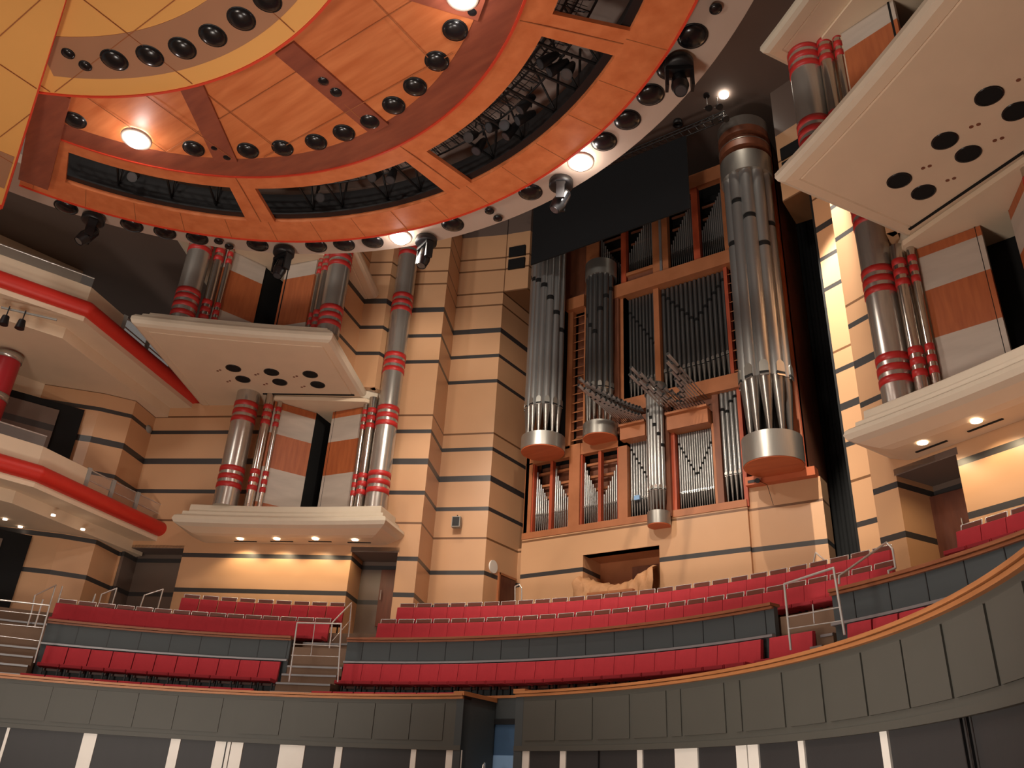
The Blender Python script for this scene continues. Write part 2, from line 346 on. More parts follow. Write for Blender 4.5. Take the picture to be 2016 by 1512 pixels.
def ledge(poly, flags, prof, mlist):
    """slab from stacked inset rings; prof = [(inset, z)...]; flags 1 = free edge"""
    b = MB(); n = len(poly); rings = []
    for d, z in prof: rings.append([(x, y, z) for x, y in inset(poly, [d*f for f in flags])])
    for k in range(len(prof)-1):
        b.add(rings[k]+rings[k+1], [(i, (i+1) % n, n+(i+1) % n, n+i) for i in range(n)], mlist[k], False)
    b.add(rings[0], [tuple(range(n-1, -1, -1))], mlist[0]); b.add(rings[-1], [tuple(range(n))], mlist[-1])
    return b
def curved(a, b, sag, n=10):
    dx, dy = b[0]-a[0], b[1]-a[1]; L = math.hypot(dx, dy); nx, ny = -dy/L, dx/L
    return [(a[0]+dx*t+nx*sag*4*t*(1-t), a[1]+dy*t+ny*sag*4*t*(1-t)) for t in [i/n for i in range(n+1)]]
def column(p, r, z0, z1, rings, name, label, group, slim=None):
    o = empty(name, (p[0], p[1], z0), label, 'column', group)
    MB().cyl((p[0], p[1], z0), (p[0], p[1], z1), r, r, M['steel'], 40).build('shaft', parent=o)
    for z in rings:
        if z0 < z < z1: MB().lathe(p, [(r*.99, z-.095), (r+.018, z-.09), (r+.018, z+.09), (r*.99, z+.095)], M['red'], 40).build('red_ring', parent=o)
    return o
def trio(z): return [z-.31, z, z+.31]
for s, side in ((-1, 'left'), (1, 'right')):
    def X(p): return (p[0]*(-s), p[1])
    # ---- lower ledge
    fr = curved((-14.25, 15.95), (-7.45, 19.5), .22)
    pl = [X(p) for p in fr+[(-8.05, 21.12), (-15.2, 17.4)]]; fl = [1]*10+[1, 0, 1]
    lo = ledge(pl, fl, [(.75, 9.66), (.55, 9.70), (.22, 9.84), (.06, 9.92), (0, 10.04), (.04, 10.16), (.12, 10.22), (.22, 10.23), (.23, 10.38), (.30, 10.40), (.38, 10.42), (.39, 10.66), (.40, 10.68)], [M['cream']]*2+[M['creamw']]*10)
    root = lo.build('ledge', label='lower cream ledge with stepped curved front on the %s tower, lamps under it' % side, cat='ledge', group=None)
    lampx = [(473, 1060), (545, 1060), (621, 1060), (699, 1062)] if s < 0 else [(1833, 865), (1947, 824)]
    if s < 0: pts = [onz(x, y, 9.66) for x, y in lampx]
    else: pts = [Vector((-p.x, p.y, p.z)) for p in [onz(x, y, 9.66) for x, y in [(699, 1062), (621, 1060), (545, 1060)]]]
    for p in pts:
        MB().cyl((p.x, p.y, 9.63), (p.x, p.y, 9.70), .115, .115, M['lampw'], 20).build('downlight', parent=root)
        off = Vector((d27[1]*s*-1*0, 0, 0)); q = Vector((p.x+(-.12 if s < 0 else .12), p.y+.33, 9.66))
        ax = Vector((d27[0], d27[1]*(-s), 0)).normalized()
        MB().obox(q, ax, Vector((-ax.y, ax.x, 0)), (0, 0, 1), .42, .03, .02, M['matte']).build('air_slot', parent=root)
        lamp('ledge_downlight', 'SPOT', (p.x, p.y, 9.58), 95, color=(1, .78, .48), target=(p.x-(.25 if s < 0 else -.25), p.y+.5, 7.6), size=.06, spot=125)
    # ---- upper ledges
    for zi, (zb, nm) in enumerate(((15.2, 'middle'), (19.5, 'top'))):
        fr = curved((-12.6, 11.75), (-7.5, 16.0), .12)
        pl = [X(p) for p in fr+[(-9.6, 19.8), (-9.2, 20.5), (-13.0, 18.6), (-16.0, 17.0)]]; fl = [1]*10+[1, 0, 0, 0, 1]
        lo = ledge(pl, fl, [(.46, zb), (.43, zb+.03), (.40, zb), (.16, zb+.02), (.05, zb+.08), (0, zb+.2), (.01, zb+.32), (.08, zb+.42), (.2, zb+.46), (.22, zb+.56), (.34, zb+.58), (.36, zb+.7), (.42, zb+.72)], [M['cream']]*3+[M['creamw']]*9)
        root = lo.build('ledge', label='%s cream ledge with a wide flat soffit on the %s tower' % (nm, side), cat='ledge')
        if zi == 0:
            for hx, hy in ((-12.1, 15.6), (-11.1, 16.5), (-9.97, 17.33), (-12.5, 16.35), (-11.45, 17.2), (-10.35, 18.05)):
                q = X((hx, hy)); MB().cyl((q[0], q[1], zb-.012), (q[0], q[1], zb+.05), .25, .25, M['matte'], 28).build('speaker_opening', parent=root)
                MB().lathe(q, [(.24, zb-.02), (.275, zb-.02), (.275, zb+.01)], M['gloss'], 28).build('opening_rim', parent=root)
                for dx in (-.07, .07):
                    q2 = X((hx-.62+dx, hy-.15)); MB().cyl((q2[0], q2[1], zb-.01), (q2[0], q2[1], zb+.03), .045, .045, M['orgbrown'], 12).build('small_fixing', parent=root)
            b = MB(); a, c = X((-12.8, 17.55)), X((-9.75, 19.35)); L = math.hypot(c[0]-a[0], c[1]-a[1]); ax = Vector(((c[0]-a[0])/L, (c[1]-a[1])/L, 0))
            b.obox(((a[0]+c[0])/2, (a[1]+c[1])/2, zb-.01), ax, Vector((-ax.y, ax.x, 0)), (0, 0, 1), L/2, .035, .02, M['matte']); b.build('soffit_groove', parent=root)
    # ---- columns
    ringsL = trio(11.75)+trio(14.35)
    column(X((-8.72, 20.2)), .4, 10.68, 26.4, trio(11.75)+trio(14.35)+trio(16.6)+trio(19.3)+trio(22.0)+trio(24.0), 'banded_column', 'tall steel column with red rings rising from the inner end of the %s lower ledge to the ceiling' % side, None)
    column(X((-13.3, 17.29)), .43, 10.68, 15.2, ringsL, 'banded_column', 'short steel column with red rings at the outer end of the %s lower ledge' % side, None)
    column(X((-12.25, 13.3)), .4, 15.92, 19.5, [16.2]+trio(16.85)[:2]+[17.1]+trio(19.2), 'banded_column', 'steel column with red rings on the outer end of the %s middle ledge' % side, None)
    column(X((-8.45, 16.55)), .4, 15.92, 19.5, trio(16.65)+trio(19.15), 'banded_column', 'steel column with red rings on the inner end of the %s middle ledge' % side, None)
    # slim pipes beside the columns
    def slim(p, r, z0, z1, rings, label):
        o = MB().cyl((*X(p), z0), (*X(p), z1), r, r, M['steel2'], 20).build('slim_pipe', label=label, cat='pipe', origin=(*X(p), z0))
        for z in rings: MB().lathe(X(p), [(r, z-.095), (r+.012, z-.09), (r+.012, z+.09), (r, z+.095)], M['red'], 20).build('red_ring', parent=o, origin=(*X(p), z0))
    for (p, r, z0, z1, rg, lb2) in (
        ((-12.62, 17.78), .17, 10.68, 15.2, ringsL, 'wider slim steel pipe with red rings beside the outer column of the %s lower chamber'),
        ((-12.42, 18.1), .1, 10.68, 15.2, ringsL, 'thin steel pipe with red rings nearest the outer door of the %s lower chamber'),
        ((-9.30, 19.95), .17, 10.68, 15.2, ringsL, 'wider slim steel pipe with red rings beside the inner column of the %s lower chamber'),
        ((-9.62, 19.9), .1, 10.68, 15.2, ringsL, 'thin steel pipe with red rings nearest the inner door of the %s lower chamber'),
        ((-11.95, 13.9), .17, 15.92, 19.5, trio(16.65)+trio(19.15), 'wider slim steel pipe with red rings beside the outer column of the %s middle chamber'),
        ((-11.75, 14.2), .1, 15.92, 19.5, trio(16.65)+trio(19.15), 'thin steel pipe with red rings nearest the outer door of the %s middle chamber'),
        ((-9.0, 16.42), .17, 15.92, 19.5, trio(16.65)+trio(19.15), 'wider slim steel pipe with red rings beside the inner column of the %s middle chamber'),
        ((-9.32, 16.4), .1, 15.92, 19.5, trio(16.65)+trio(19.15), 'thin steel pipe with red rings nearest the inner door of the %s middle chamber')):
        slim(p, r, z0, z1, rg, lb2 % side)
    # ---- chamber doors: stripes of stone and veneer
    for (a, c, z0, z1, stripes, lb2) in (
        ((-12.5, 17.95), (-11.9, 19.5), 10.68, 14.98, ((10.68, 11.0, 'panw'), (11.0, 12.35, 'pang'), (12.35, 13.7, 'panw'), (13.7, 14.7, 'pang'), (14.7, 14.98, 'panw')), 'outer striped chamber door above the %s lower ledge'),
        ((-11.25, 19.75), (-9.75, 20.0), 10.68, 14.98, ((10.68, 11.0, 'panw'), (11.0, 12.35, 'pang'), (12.35, 13.7, 'panw'), (13.7, 14.7, 'pang'), (14.7, 14.98, 'panw')), 'inner striped chamber door above the %s lower ledge'),
        ((-11.85, 14.1), (-11.5, 15.6), 15.92, 19.5, ((15.92, 16.9, 'pang'), (16.9, 18.6, 'panw'), (18.6, 19.5, 'pang')), 'outer striped chamber door above the %s middle ledge'),
        ((-10.75, 15.95), (-9.45, 16.3), 15.92, 19.5, ((15.92, 16.7, 'pang'), (16.7, 18.75, 'panw'), (18.75, 19.5, 'pang')), 'inner striped chamber door above the %s middle ledge')):
        o = empty('chamber_door', (*X(a), z0), lb2 % side, 'door')
        for zz0, zz1, mm in stripes:
            b = MB(); p, q = X(a), X(c)
            (b.wallseg(p, q, zz0, zz1, .12, M[mm]) if s < 0 else b.wallseg(q, p, zz0, zz1, .12, M[mm])); b.build('wood_panel' if mm == 'panw' else 'stone_panel', parent=o)
    # ---- dark chamber interiors and side cheeks
    b = MB()
    def sg(a, c, z0, z1, m, t=.08):
        a, c = X(a), X(c); (b.wallseg(a, c, z0, z1, t, m) if s < 0 else b.wallseg(c, a, z0, z1, t, m))
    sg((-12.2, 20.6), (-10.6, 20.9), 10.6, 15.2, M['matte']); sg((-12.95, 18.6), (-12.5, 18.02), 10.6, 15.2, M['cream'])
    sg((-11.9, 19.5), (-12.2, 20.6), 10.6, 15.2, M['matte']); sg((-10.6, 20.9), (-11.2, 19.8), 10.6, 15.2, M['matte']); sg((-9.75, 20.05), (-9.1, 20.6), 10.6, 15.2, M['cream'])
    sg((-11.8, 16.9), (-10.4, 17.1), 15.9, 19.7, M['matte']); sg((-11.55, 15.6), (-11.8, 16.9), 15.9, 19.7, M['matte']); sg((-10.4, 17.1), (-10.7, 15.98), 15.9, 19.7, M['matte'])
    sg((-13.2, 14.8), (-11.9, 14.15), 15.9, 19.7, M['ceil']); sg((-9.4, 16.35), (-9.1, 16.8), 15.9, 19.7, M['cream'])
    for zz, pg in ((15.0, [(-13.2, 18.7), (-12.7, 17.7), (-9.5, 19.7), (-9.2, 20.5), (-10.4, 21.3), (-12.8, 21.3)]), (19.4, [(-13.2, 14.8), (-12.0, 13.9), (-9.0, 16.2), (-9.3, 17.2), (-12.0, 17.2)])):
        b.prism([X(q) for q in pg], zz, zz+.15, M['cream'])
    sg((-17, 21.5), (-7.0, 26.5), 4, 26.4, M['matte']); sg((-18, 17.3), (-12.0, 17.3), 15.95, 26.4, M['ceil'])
    b.build('trim_%d' % (2 if s < 0 else 3), kind='structure', label='dark interiors of the %s tower chambers' % side)
    # ---- side galleries
    for zi, (zr, gl, nm) in enumerate(((10.15, [(-15.9, 2.0), (-14.6, 11.35), (-16.35, 17.0)], 'lower'), (15.55, [(-16.3, 2.0), (-13.65, 10.8), (-16.3, 17.0)], 'upper'))):
        o = empty('side_gallery', (*X(gl[1]), zr-.5), '%s %s gallery balcony with a red rounded edge' % (nm, side), 'balcony')
        back = [(-20.5, 17.0), (-20.5, 2.0)]
        b = MB().prism([X(p) for p in gl+back], zr-.45, zr-.2, M['cream']); b.build('floor_slab', parent=o, origin=o.location)
        b = MB().prism([X(p) for p in inset(gl+back, [.9, .9, 0, 0, 0])], zr-.85, zr-.45, M['cream']); b.build('soffit', parent=o, origin=o.location)
        b = MB()
        for p, q in zip(gl, gl[1:]): b.cyl((*X(p), zr), (*X(q), zr), .27, .27, M['redf'], 20)
        b.ball((*X(gl[1]), zr), .27, M['redf']); b.ball((*X(gl[2]), zr), .27, M['redf']); b.build('red_edge', parent=o, origin=o.location)
        b = MB(); k = .34 if zi == 0 else .28
        mid = (gl[1][0]+(gl[2][0]-gl[1][0])*k, gl[1][1]+(gl[2][1]-gl[1][1])*k)
        ins = lambda p: (p[0]-.22, p[1])
        for p, q in ((gl[0], gl[1]), (gl[1], mid)):
            pp, qq = X(ins(p)), X(ins(q)); (b.wallseg(pp, qq, zr-.2, zr+.95, .14, M['cream']) if s < 0 else b.wallseg(qq, pp, zr-.2, zr+.95, .14, M['cream']))
        b.build('parapet', parent=o, origin=o.location)
        b = MB(); p, q = X(ins(gl[0])), X(ins(gl[1])); m_, e_ = X(ins(mid)), X(ins(gl[2]))
        for a_, c_, z_ in ((p, q, zr+1.3), (m_, e_, zr+.95), (m_, e_, zr+.6)): b.tube([(*a_, z_), (*c_, z_)], .025, M['chrome'])
        b.build('rail', parent=o, origin=o.location)
        b = MB(); b.wallseg(p, q, zr+.95, zr+1.28, .012, M['glass']); b.wallseg(m_, e_, zr, zr+.93, .012, M['glass']); b.build('glass', parent=o, origin=o.location)
        for t in (0, .3, .62, .97):
            x_, y_ = m_[0]+(e_[0]-m_[0])*t, m_[1]+(e_[1]-m_[1])*t
            MB().box(x_-.04, x_+.04, y_-.07, y_+.07, zr-.2, zr+1.0, M['grey']).build('post', parent=o, origin=o.location)
    b = MB().prism([X(p) for p in [(-13.2, 2), (-12.6, 11.7), (-12.8, 14.6), (-15.5, 17.2), (-20.5, 17.2), (-20.5, 2)]], 19.7, 19.95, M['ceil'])
    b.build('ceiling_%s_gallery' % side, kind='structure', label='brown underside over the %s upper gallery' % side)
    c_ = X((-17.2, 10.3))
    o = empty('round_column', (*c_, 10.0), 'red round column with a steel collar standing on the %s lower gallery' % side, 'column')
    MB().cyl((*c_, 10.0), (*c_, 14.5), .45, .45, M['redcol'], 32).build('shaft', parent=o)
    for zz in (12.95, 14.45): MB().lathe(c_, [(.45, zz-.12), (.48, zz-.12), (.48, zz+.12), (.45, zz+.12)], M['steel'], 32).build('steel_collar', parent=o)
# dark door openings on the left side wall, seen below each gallery
for (pts, z0, z1, lb2) in ((((-19.0, 9.5), (-17.55, 13.55)), 11.0, 13.85, 'dark opening behind the left lower gallery'), (((-19.2, 9.0), (-17.8, 13.25)), 5.4, 9.05, 'dark opening at the far left behind the choir seats')):
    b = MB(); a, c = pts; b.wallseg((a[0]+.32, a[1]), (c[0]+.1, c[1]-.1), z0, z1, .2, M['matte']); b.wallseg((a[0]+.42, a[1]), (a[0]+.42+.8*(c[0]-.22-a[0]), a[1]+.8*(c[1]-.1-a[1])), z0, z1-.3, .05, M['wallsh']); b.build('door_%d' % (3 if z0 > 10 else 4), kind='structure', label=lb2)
# gallery ceiling downlights, left
gr = 'small downlights under the left lower gallery'
for i, (x, y) in enumerate([(10, 1022), (40, 1037), (72, 1050), (90, 1057), (105, 1014), (163, 1042)]):
    p = onz(x, y, 9.28); MB().cyl((p.x, p.y, 9.25), (p.x, p.y, 9.30), .07, .07, M['lamps'], 14).build('downlight', label='small round downlight glowing under the left lower gallery', cat='lamp', group=gr, origin=p)

# ================================================================== CANOPY
CN = (0.0, 3.0)
can = empty('acoustic_canopy', (0, 3, 16.5), 'huge round wooden canopy hanging over the stage with red edges, black domes and open slots', 'canopy')
def cb(b, nm, label=None): return b.build(nm, parent=can, origin=(0, 3, 16.5), label=label)
A1 = 162.0
AF = -20.0
rt = MB().arc(CN, 10.25, 11.25, AF, A1-1.2, 16.42, 16.5, .14, M['canring'], 90); cb(rt, 'outer_wood_ring')
rt = MB().arc(CN, 11.25, 11.30, AF, A1-1.2, 16.47, 16.47, .2, M['canred'], 90); cb(rt, 'red_edge')
rt = MB().arc(CN, 7.86, 8.5, AF, A1-4.4, 16.05, 16.18, .12, M['canring'], 90); cb(rt, 'inner_wood_ring')
rt = MB().arc(CN, 7.80, 7.86, AF, A1-4.4, 15.96, 15.98, .2, M['canred'], 90); cb(rt, 'red_edge')
rt = MB().arc(CN, 6.97, 7.82, AF, A1-2.5, 15.88, 16.0, .12, M['candark'], 90); cb(rt, 'dark_wood_ring')
edges = [(156.0, 155.2), (127.5, 122.9), (92.6, 88.0), (56.8, 52.8), (21.5, 17.2)]
for i, (a, c) in enumerate(edges):
    if i == 0: rt = MB().arc(CN, 8.48, 10.27, 155.0, A1-1.3, 16.18, 16.42, .12, M['canring'], 6)
    else: rt = MB().arc(CN, 8.48, 10.27, c, a, 16.18, 16.42, .12, M['canring'], 4)
    cb(rt, 'spoke')
rt = MB().arc(CN, 3.0, 6.98, AF, A1-.3, 15.80, 15.86, .1, M['canwood'], 90); cb(rt, 'wood_disc')
for a in (159.0, 124.6, 89.0, 53.6):
    ux, uy = math.cos(R(a)), math.sin(R(a)); c = Vector((CN[0]+ux*5.6, CN[1]+uy*5.6, 15.84)); w_ = .29
    if a == 159.0: c = Vector((CN[0]+ux*8.15, CN[1]+uy*8.15, 16.0)); rt = MB().obox(c, (ux, uy, .12), (-uy, ux, 0), (0, 0, 1), 2.45, .37, .07, M['candark'])
    else: rt = MB().obox(c, (ux, uy, .02), (-uy, ux, 0), (0, 0, 1), 1.45, w_, .06, M['candark'])
    cb(rt, 'dark_batten')
# joints in the wooden disc and ring
class Joints:
    def box(s, *a): cb(MB().box(*a), 'panel_joint')
jb = Joints()
for o_ in (-5, -3.75, -2.5, 0, 2.5, 5):
    L = math.sqrt(6.9**2-o_*o_) if abs(o_) < 6.9 else 0
    if L: jb.box(o_-.008, o_+.008, 3+.2, 3+L, 15.788, 15.80, M['seam'])
for o_ in (4.75, 6.2):
    L = math.sqrt(6.9**2-o_*o_); jb.box(-L, L, 3+o_-.007, 3+o_+.007, 15.788, 15.80, M['seam'])
for a in range(int(AF)+4, 160, 7): cb(MB().arc(CN, 10.26, 11.24, a, a+.08, 16.413, 16.493, .02, M['seam'], 2), 'ring_joint')
for a in (125.2, 90.3, 54.8): cb(MB().arc(CN, 7.9, 10.26, a-.06, a+.06, 16.05, 16.41, .02, M['seam'], 2), 'ring_joint')
# yellow disc carrying the first domes, mauve band, red edge
YC = (0, -1.12)
for (r0, r1, z, m, nm, cc) in ((0.0, 8.04, 15.50, 'canyel', 'yellow_disc', YC), (8.04, 8.09, 15.47, 'canred', 'red_edge', YC)):
    cb(MB().arc(cc, r0, r1, 5, 133, z, z, .16, M[m], 70), nm)
cb(MB().arc((0, -.62), 6.0, 7.12, 10, 131, 15.485, 15.485, .05, M['canpur'], 70), 'mauve_band')
# yellow sector left of the seam (drops a little lower)
ys = MB().arc(CN, 0.0, 10.75, A1-.3, 262, 15.36, 15.36, .16, M['canyel'], 60); cb(ys, 'yellow_panel')
cb(MB().arc(CN, 8.35, 9.9, A1+.0, 262, 15.345, 15.345, .05, M['canpur'], 60), 'mauve_band')
cb(MB().arc(CN, 10.75, 10.95, A1-.4, 262, 15.33, 15.33, .3, M['canred'], 60), 'red_edge')
cb(MB().arc(CN, 2.0, 10.9, A1-.55, A1-.28, 15.34, 15.34, .2, M['canred'], 2), 'red_edge')
yj = jb
for k in range(-7, 5):
    if k % 2: continue
    x = .8+k*1.5; h = 8.0**2-x*x
    if h > 0:
        y1 = YC[1]+math.sqrt(h); y0 = max(0, 3-math.tan(R(180-A1+.3))*x) if x < 0 else 0
        if x < 0: y0 = 3+math.tan(R(18.3))*(-x)+.02
        if y1 > y0: yj.box(x-.007, x+.007, y0, y1, 15.474, 15.484, M['seam'])
    if x < -.5:
        y1 = 3+math.tan(R(18.2))*(-x)-.02; y0 = 3-math.sqrt(max(0, 10.6**2-x*x))
        yj.box(x-.007, x+.007, max(y0, -6), y1, 15.332, 15.345, M['seam'])
for y in (5.02, 3.5, .5, -2.5):
    x0 = -(y-3)/math.tan(R(18.3)) if y > 3 else -.2; L = math.sqrt(max(0, 8.0**2-(y-YC[1])**2))
    if y > 3: yj.box(max(x0, -L)+.02, L, y-.007, y+.007, 15.474, 15.484, M['seam'])
    xl = -math.sqrt(10.6**2-(y-3)**2); yj.box(xl, x0-.02, y-.007, y+.007, 15.332, 15.345, M['seam'])
# outer cream ring
cb(MB().arc(CN, 11.0, 12.6, AF, 168, 17.0, 17.0, .3, M['ring'], 100), 'cream_ring')
def dome(p, r, nm='black_dome'):
    b = MB().ball((p[0], p[1], p[2]+.01), r*.93, M['gloss'], 24, 6, .42, True)
    b.lathe((p[0], p[1]), [(r*.9, p[2]+.0), (r, p[2]-.012), (r*1.0, p[2]+.03)], M['black'], 24)
    cb(b, nm)
for x, y in [(147, 237), (381, 293), (488, 297), (556, 292), (622, 280), (677, 262), (728, 238), (775, 208), (817, 171), (860, 121), (896, 60)]:
    p = onz(x, y, 15.83); dome(p, .268)
for x, y in [(225, 118), (295, 110), (359, 95), (419, 70), (475, 37), (526, 0)]: p = onz(x, y, 15.48); dome(p, .29)
for a in (154.9, 146.3, 141.8, 137.3, 128.6, 119.8, 115.5, 111, 98, 84.7, 71.3, 66.8, 62.2, 57.9, 53.2, 44):
    r = 12.34-(154.9-a)/102*.55; dome((CN[0]+r*math.cos(R(a)), CN[1]+r*math.sin(R(a)), 16.98), .34)
for x, y, z in [(1215/2.88, 835/2.88, 15.83), (1287/2.88, 890/2.88, 15.83), (1832/2.88, 458/2.88, 15.78), (1905/2.88, 522/2.88, 15.78), (929.5, 22.6, 15.83), (903, 0, 15.83), (133.7, 106, 15.46), (167.7, 130, 15.46), (451, 486, 16.88), (430, 476, 16.88), (963.5, 416, 16.88), (980, 430.5, 16.88), (1409, 18, 16.88)]:
    p = onz(x, y, z); dome(p, .135, 'small_black_dome')
# truss and dark plant seen inside the slots
pb = MB().arc(CN, 5.0, 11.2, AF, A1+2, 18.3, 18.3, .1, M['deck'], 60).arc(CN, 11.1, 11.2, AF, A1+2, 17.35, 17.35, 1.0, M['deck'], 60); cb(pb, 'plant_deck')
pb = MB().arc(CN, 10.28, 10.32, AF, A1-4, 16.5, 16.5, .95, M['black'], 90).arc(CN, 10.05, 10.28, AF, A1-4, 16.55, 16.55, .05, M['black'], 90).arc(CN, 8.42, 8.46, AF, A1-4, 16.3, 16.3, .5, M['black'], 90)
cb(pb, 'slot_frame')
tb = MB()
for a in range(14, 157, 1):
    tb.cyl((CN[0]+8.5*math.cos(R(a)), CN[1]+8.5*math.sin(R(a)), 17.0), (CN[0]+9.35*math.cos(R(a)), CN[1]+9.35*math.sin(R(a)), 17.0), .007, .007, M['truss'], 4, False)
for rr in (8.6, 8.75, 8.9, 9.05, 9.2): tb.arc(CN, rr-.006, rr+.006, 14, 157, 17.0, 17.0, .012, M['truss'], 70)
for j, (r, z) in enumerate(((8.9, 17.1), (9.2, 17.35), (9.5, 17.1))):
    pr = None
    for a in range(15, 158, 2):
        q = Vector((CN[0]+r*math.cos(R(a)), CN[1]+r*math.sin(R(a)), z)); 
        if pr is not None: tb.cyl(pr, q, .028, .028, M['truss'], 6, False)
        pr = q
for i, a in enumerate(range(15, 158, 2)):
    q = [Vector((CN[0]+r*math.cos(R(a)), CN[1]+r*math.sin(R(a)), z)) for r, z in ((8.9, 17.1), (9.2, 17.35), (9.5, 17.1))]
    q2 = [Vector((CN[0]+r*math.cos(R(a+2)), CN[1]+r*math.sin(R(a+2)), z)) for r, z in ((8.9, 17.1), (9.2, 17.35), (9.5, 17.1))]
    tb.cyl(q[0], q[2], .014, .014, M['truss'], 5, False); tb.cyl(q[0], q2[1], .014, .014, M['truss'], 5, False); tb.cyl(q[2], q2[1], .014, .014, M['truss'], 5, False)
for a in (148, 140, 133, 117, 112, 104, 98, 84, 78, 71, 66, 61, 46, 40):
    q = [(CN[0]+r*math.cos(R(a)), CN[1]+r*math.sin(R(a)), z) for r, z in ((8.4, 16.7), (10.3, 16.9), (10.3, 19.2), (8.6, 19.2))]
    tb.tube([q[0], q[1], q[2]], .035, M['truss'], 6); tb.cyl(q[3], q[1], .03, .03, M['truss'], 6)
cb(tb, 'truss')
# lit lamps of the canopy
def lit(p, r, nm, label, power=0):
    b = MB().ball((p[0], p[1], p[2]), r, M['lampg'], 20, 10, .6); b.lathe((p[0], p[1]), [(r*1.02, p[2]-.0), (r*1.3, p[2]-.01), (r*1.34, p[2]+.05)], M['ring'], 24)
    cb(b, nm, label)
for (x, y, z, k) in ((268, 275, 15.78, .24), (910, -6, 15.78, .22), (788, 468, 16.86, .24), (1143, 320, 16.86, .24)):
    p = onz(x, y, z); lit(p, k*1.15, 'lit_lamp', 'glaring white lamp')
    lamp('canopy_lamp', 'SPOT', (p.x, p.y, p.z-.24), 650, color=(1, .92, .82), target=(p.x, p.y, 0), size=.2, spot=150, blend=.3)
    g_ = lamp('canopy_lamp_glow', 'POINT', (p.x, p.y, p.z-.45), 34, color=(1, .88, .84), size=.1)
# stage lanterns hanging inside the slots: things of their own
def lantern(p, az, tilt, label, scale=1.0):
    o = empty('stage_lantern', p, label, 'stage light', 'stage lanterns inside the canopy slots')
    d = Vector((math.cos(R(az))*math.cos(R(tilt)), math.sin(R(az))*math.cos(R(tilt)), -math.sin(R(tilt)))); P_ = Vector(p); k = scale
    lb_ = MB().cyl(P_, P_+d*.42*k, .10*k, .14*k, M['black'], 16).cyl(P_-d*.12*k, P_, .07*k, .10*k, M['black'], 14).build('lamp_body', parent=o)
    MB().cyl(P_+d*.42*k, P_+d*.425*k, .115*k, .115*k, M['lens'], 16).build('lens', parent=lb_)
    MB().tube([P_+Vector((0, 0, .4*k)), P_+Vector((0, 0, .24*k))], .02, M['black'], 6).build('yoke', parent=o)
for i, (x, y) in enumerate([(985, 245), (1000, 250), (935, 265), (1015, 248), (1045, 195), (1110, 125), (1125, 130), (1090, 110), (775, 338), (745, 343), (625, 388), (268, 345), (1045, 225), (950, 280)]):
    p = onz(x, y, 17.0); lantern(p, random.uniform(200, 340), random.uniform(35, 75), 'small dark stage lantern clamped to the truss inside the canopy slots', 1.0)

# moving head spotlights under the outer ring
def mover(p, az, tilt, label):
    z = p[2]; P_ = Vector(p); o = empty('moving_head_light', p, label, 'stage light', 'moving head lights under the outer ring')
    MB().lathe((p[0], p[1]), [(0.001, z), (.33, z), (.33, z-.16), (.27, z-.2), (.001, z-.2)], M['black'], 24).build('base', parent=o)
    ax = Vector((-math.sin(R(az)), math.cos(R(az)), 0)); f = Vector((math.cos(R(az)), math.sin(R(az)), 0))
    yb = MB(); yb.obox(P_-Vector((0, 0, .27)), ax, f, (0, 0, 1), .30, .13, .05, M['black'])
    for sgn in (-1, 1): yb.obox(P_-Vector((0, 0, .52))+ax*(.28*sgn), ax, f, (0, 0, 1), .035, .11, .27, M['black'])
    yb.build('yoke', parent=o)
    d = (f*math.cos(R(tilt))-Vector((0, 0, 1))*math.sin(R(tilt))).normalized(); c = P_-Vector((0, 0, .66))
    hd_ = MB().cyl(c-d*.26, c+d*.1, .17, .2, M['gloss'], 20).cyl(c+d*.1, c+d*.34, .2, .15, M['black'], 20).cyl(c-d*.34, c-d*.26, .12, .17, M['black'], 16).build('head', parent=o)
    MB().cyl(c+d*.34, c+d*.352, .12, .12, M['lens'], 20).cyl(c+d*.33, c+d*.36, .145, .145, M['black'], 20, False).build('lens', parent=hd_)
for a, r, az, tl, w_ in ((151.2, 12.3, 250, 60, 'leftmost black moving head spotlight hanging from the outer cream ring, half in shade'), (124.7, 12.3, 270, 80, 'second black moving head spotlight from the left under the outer ring, above the left tower'),
                      (102.9, 12.3, 250, 80, 'black moving head spotlight right of the glaring lamp above the tall ringed column'), (79.9, 12.1, 210, 62, 'moving head spotlight with silver head just left of the black screen'),
                      (56.6, 11.85, 300, 70, 'rightmost black moving head spotlight on the outer ring, above the organ')):
    mover((CN[0]+r*math.cos(R(a)), CN[1]+r*math.sin(R(a)), 16.9), az, tl, w_)

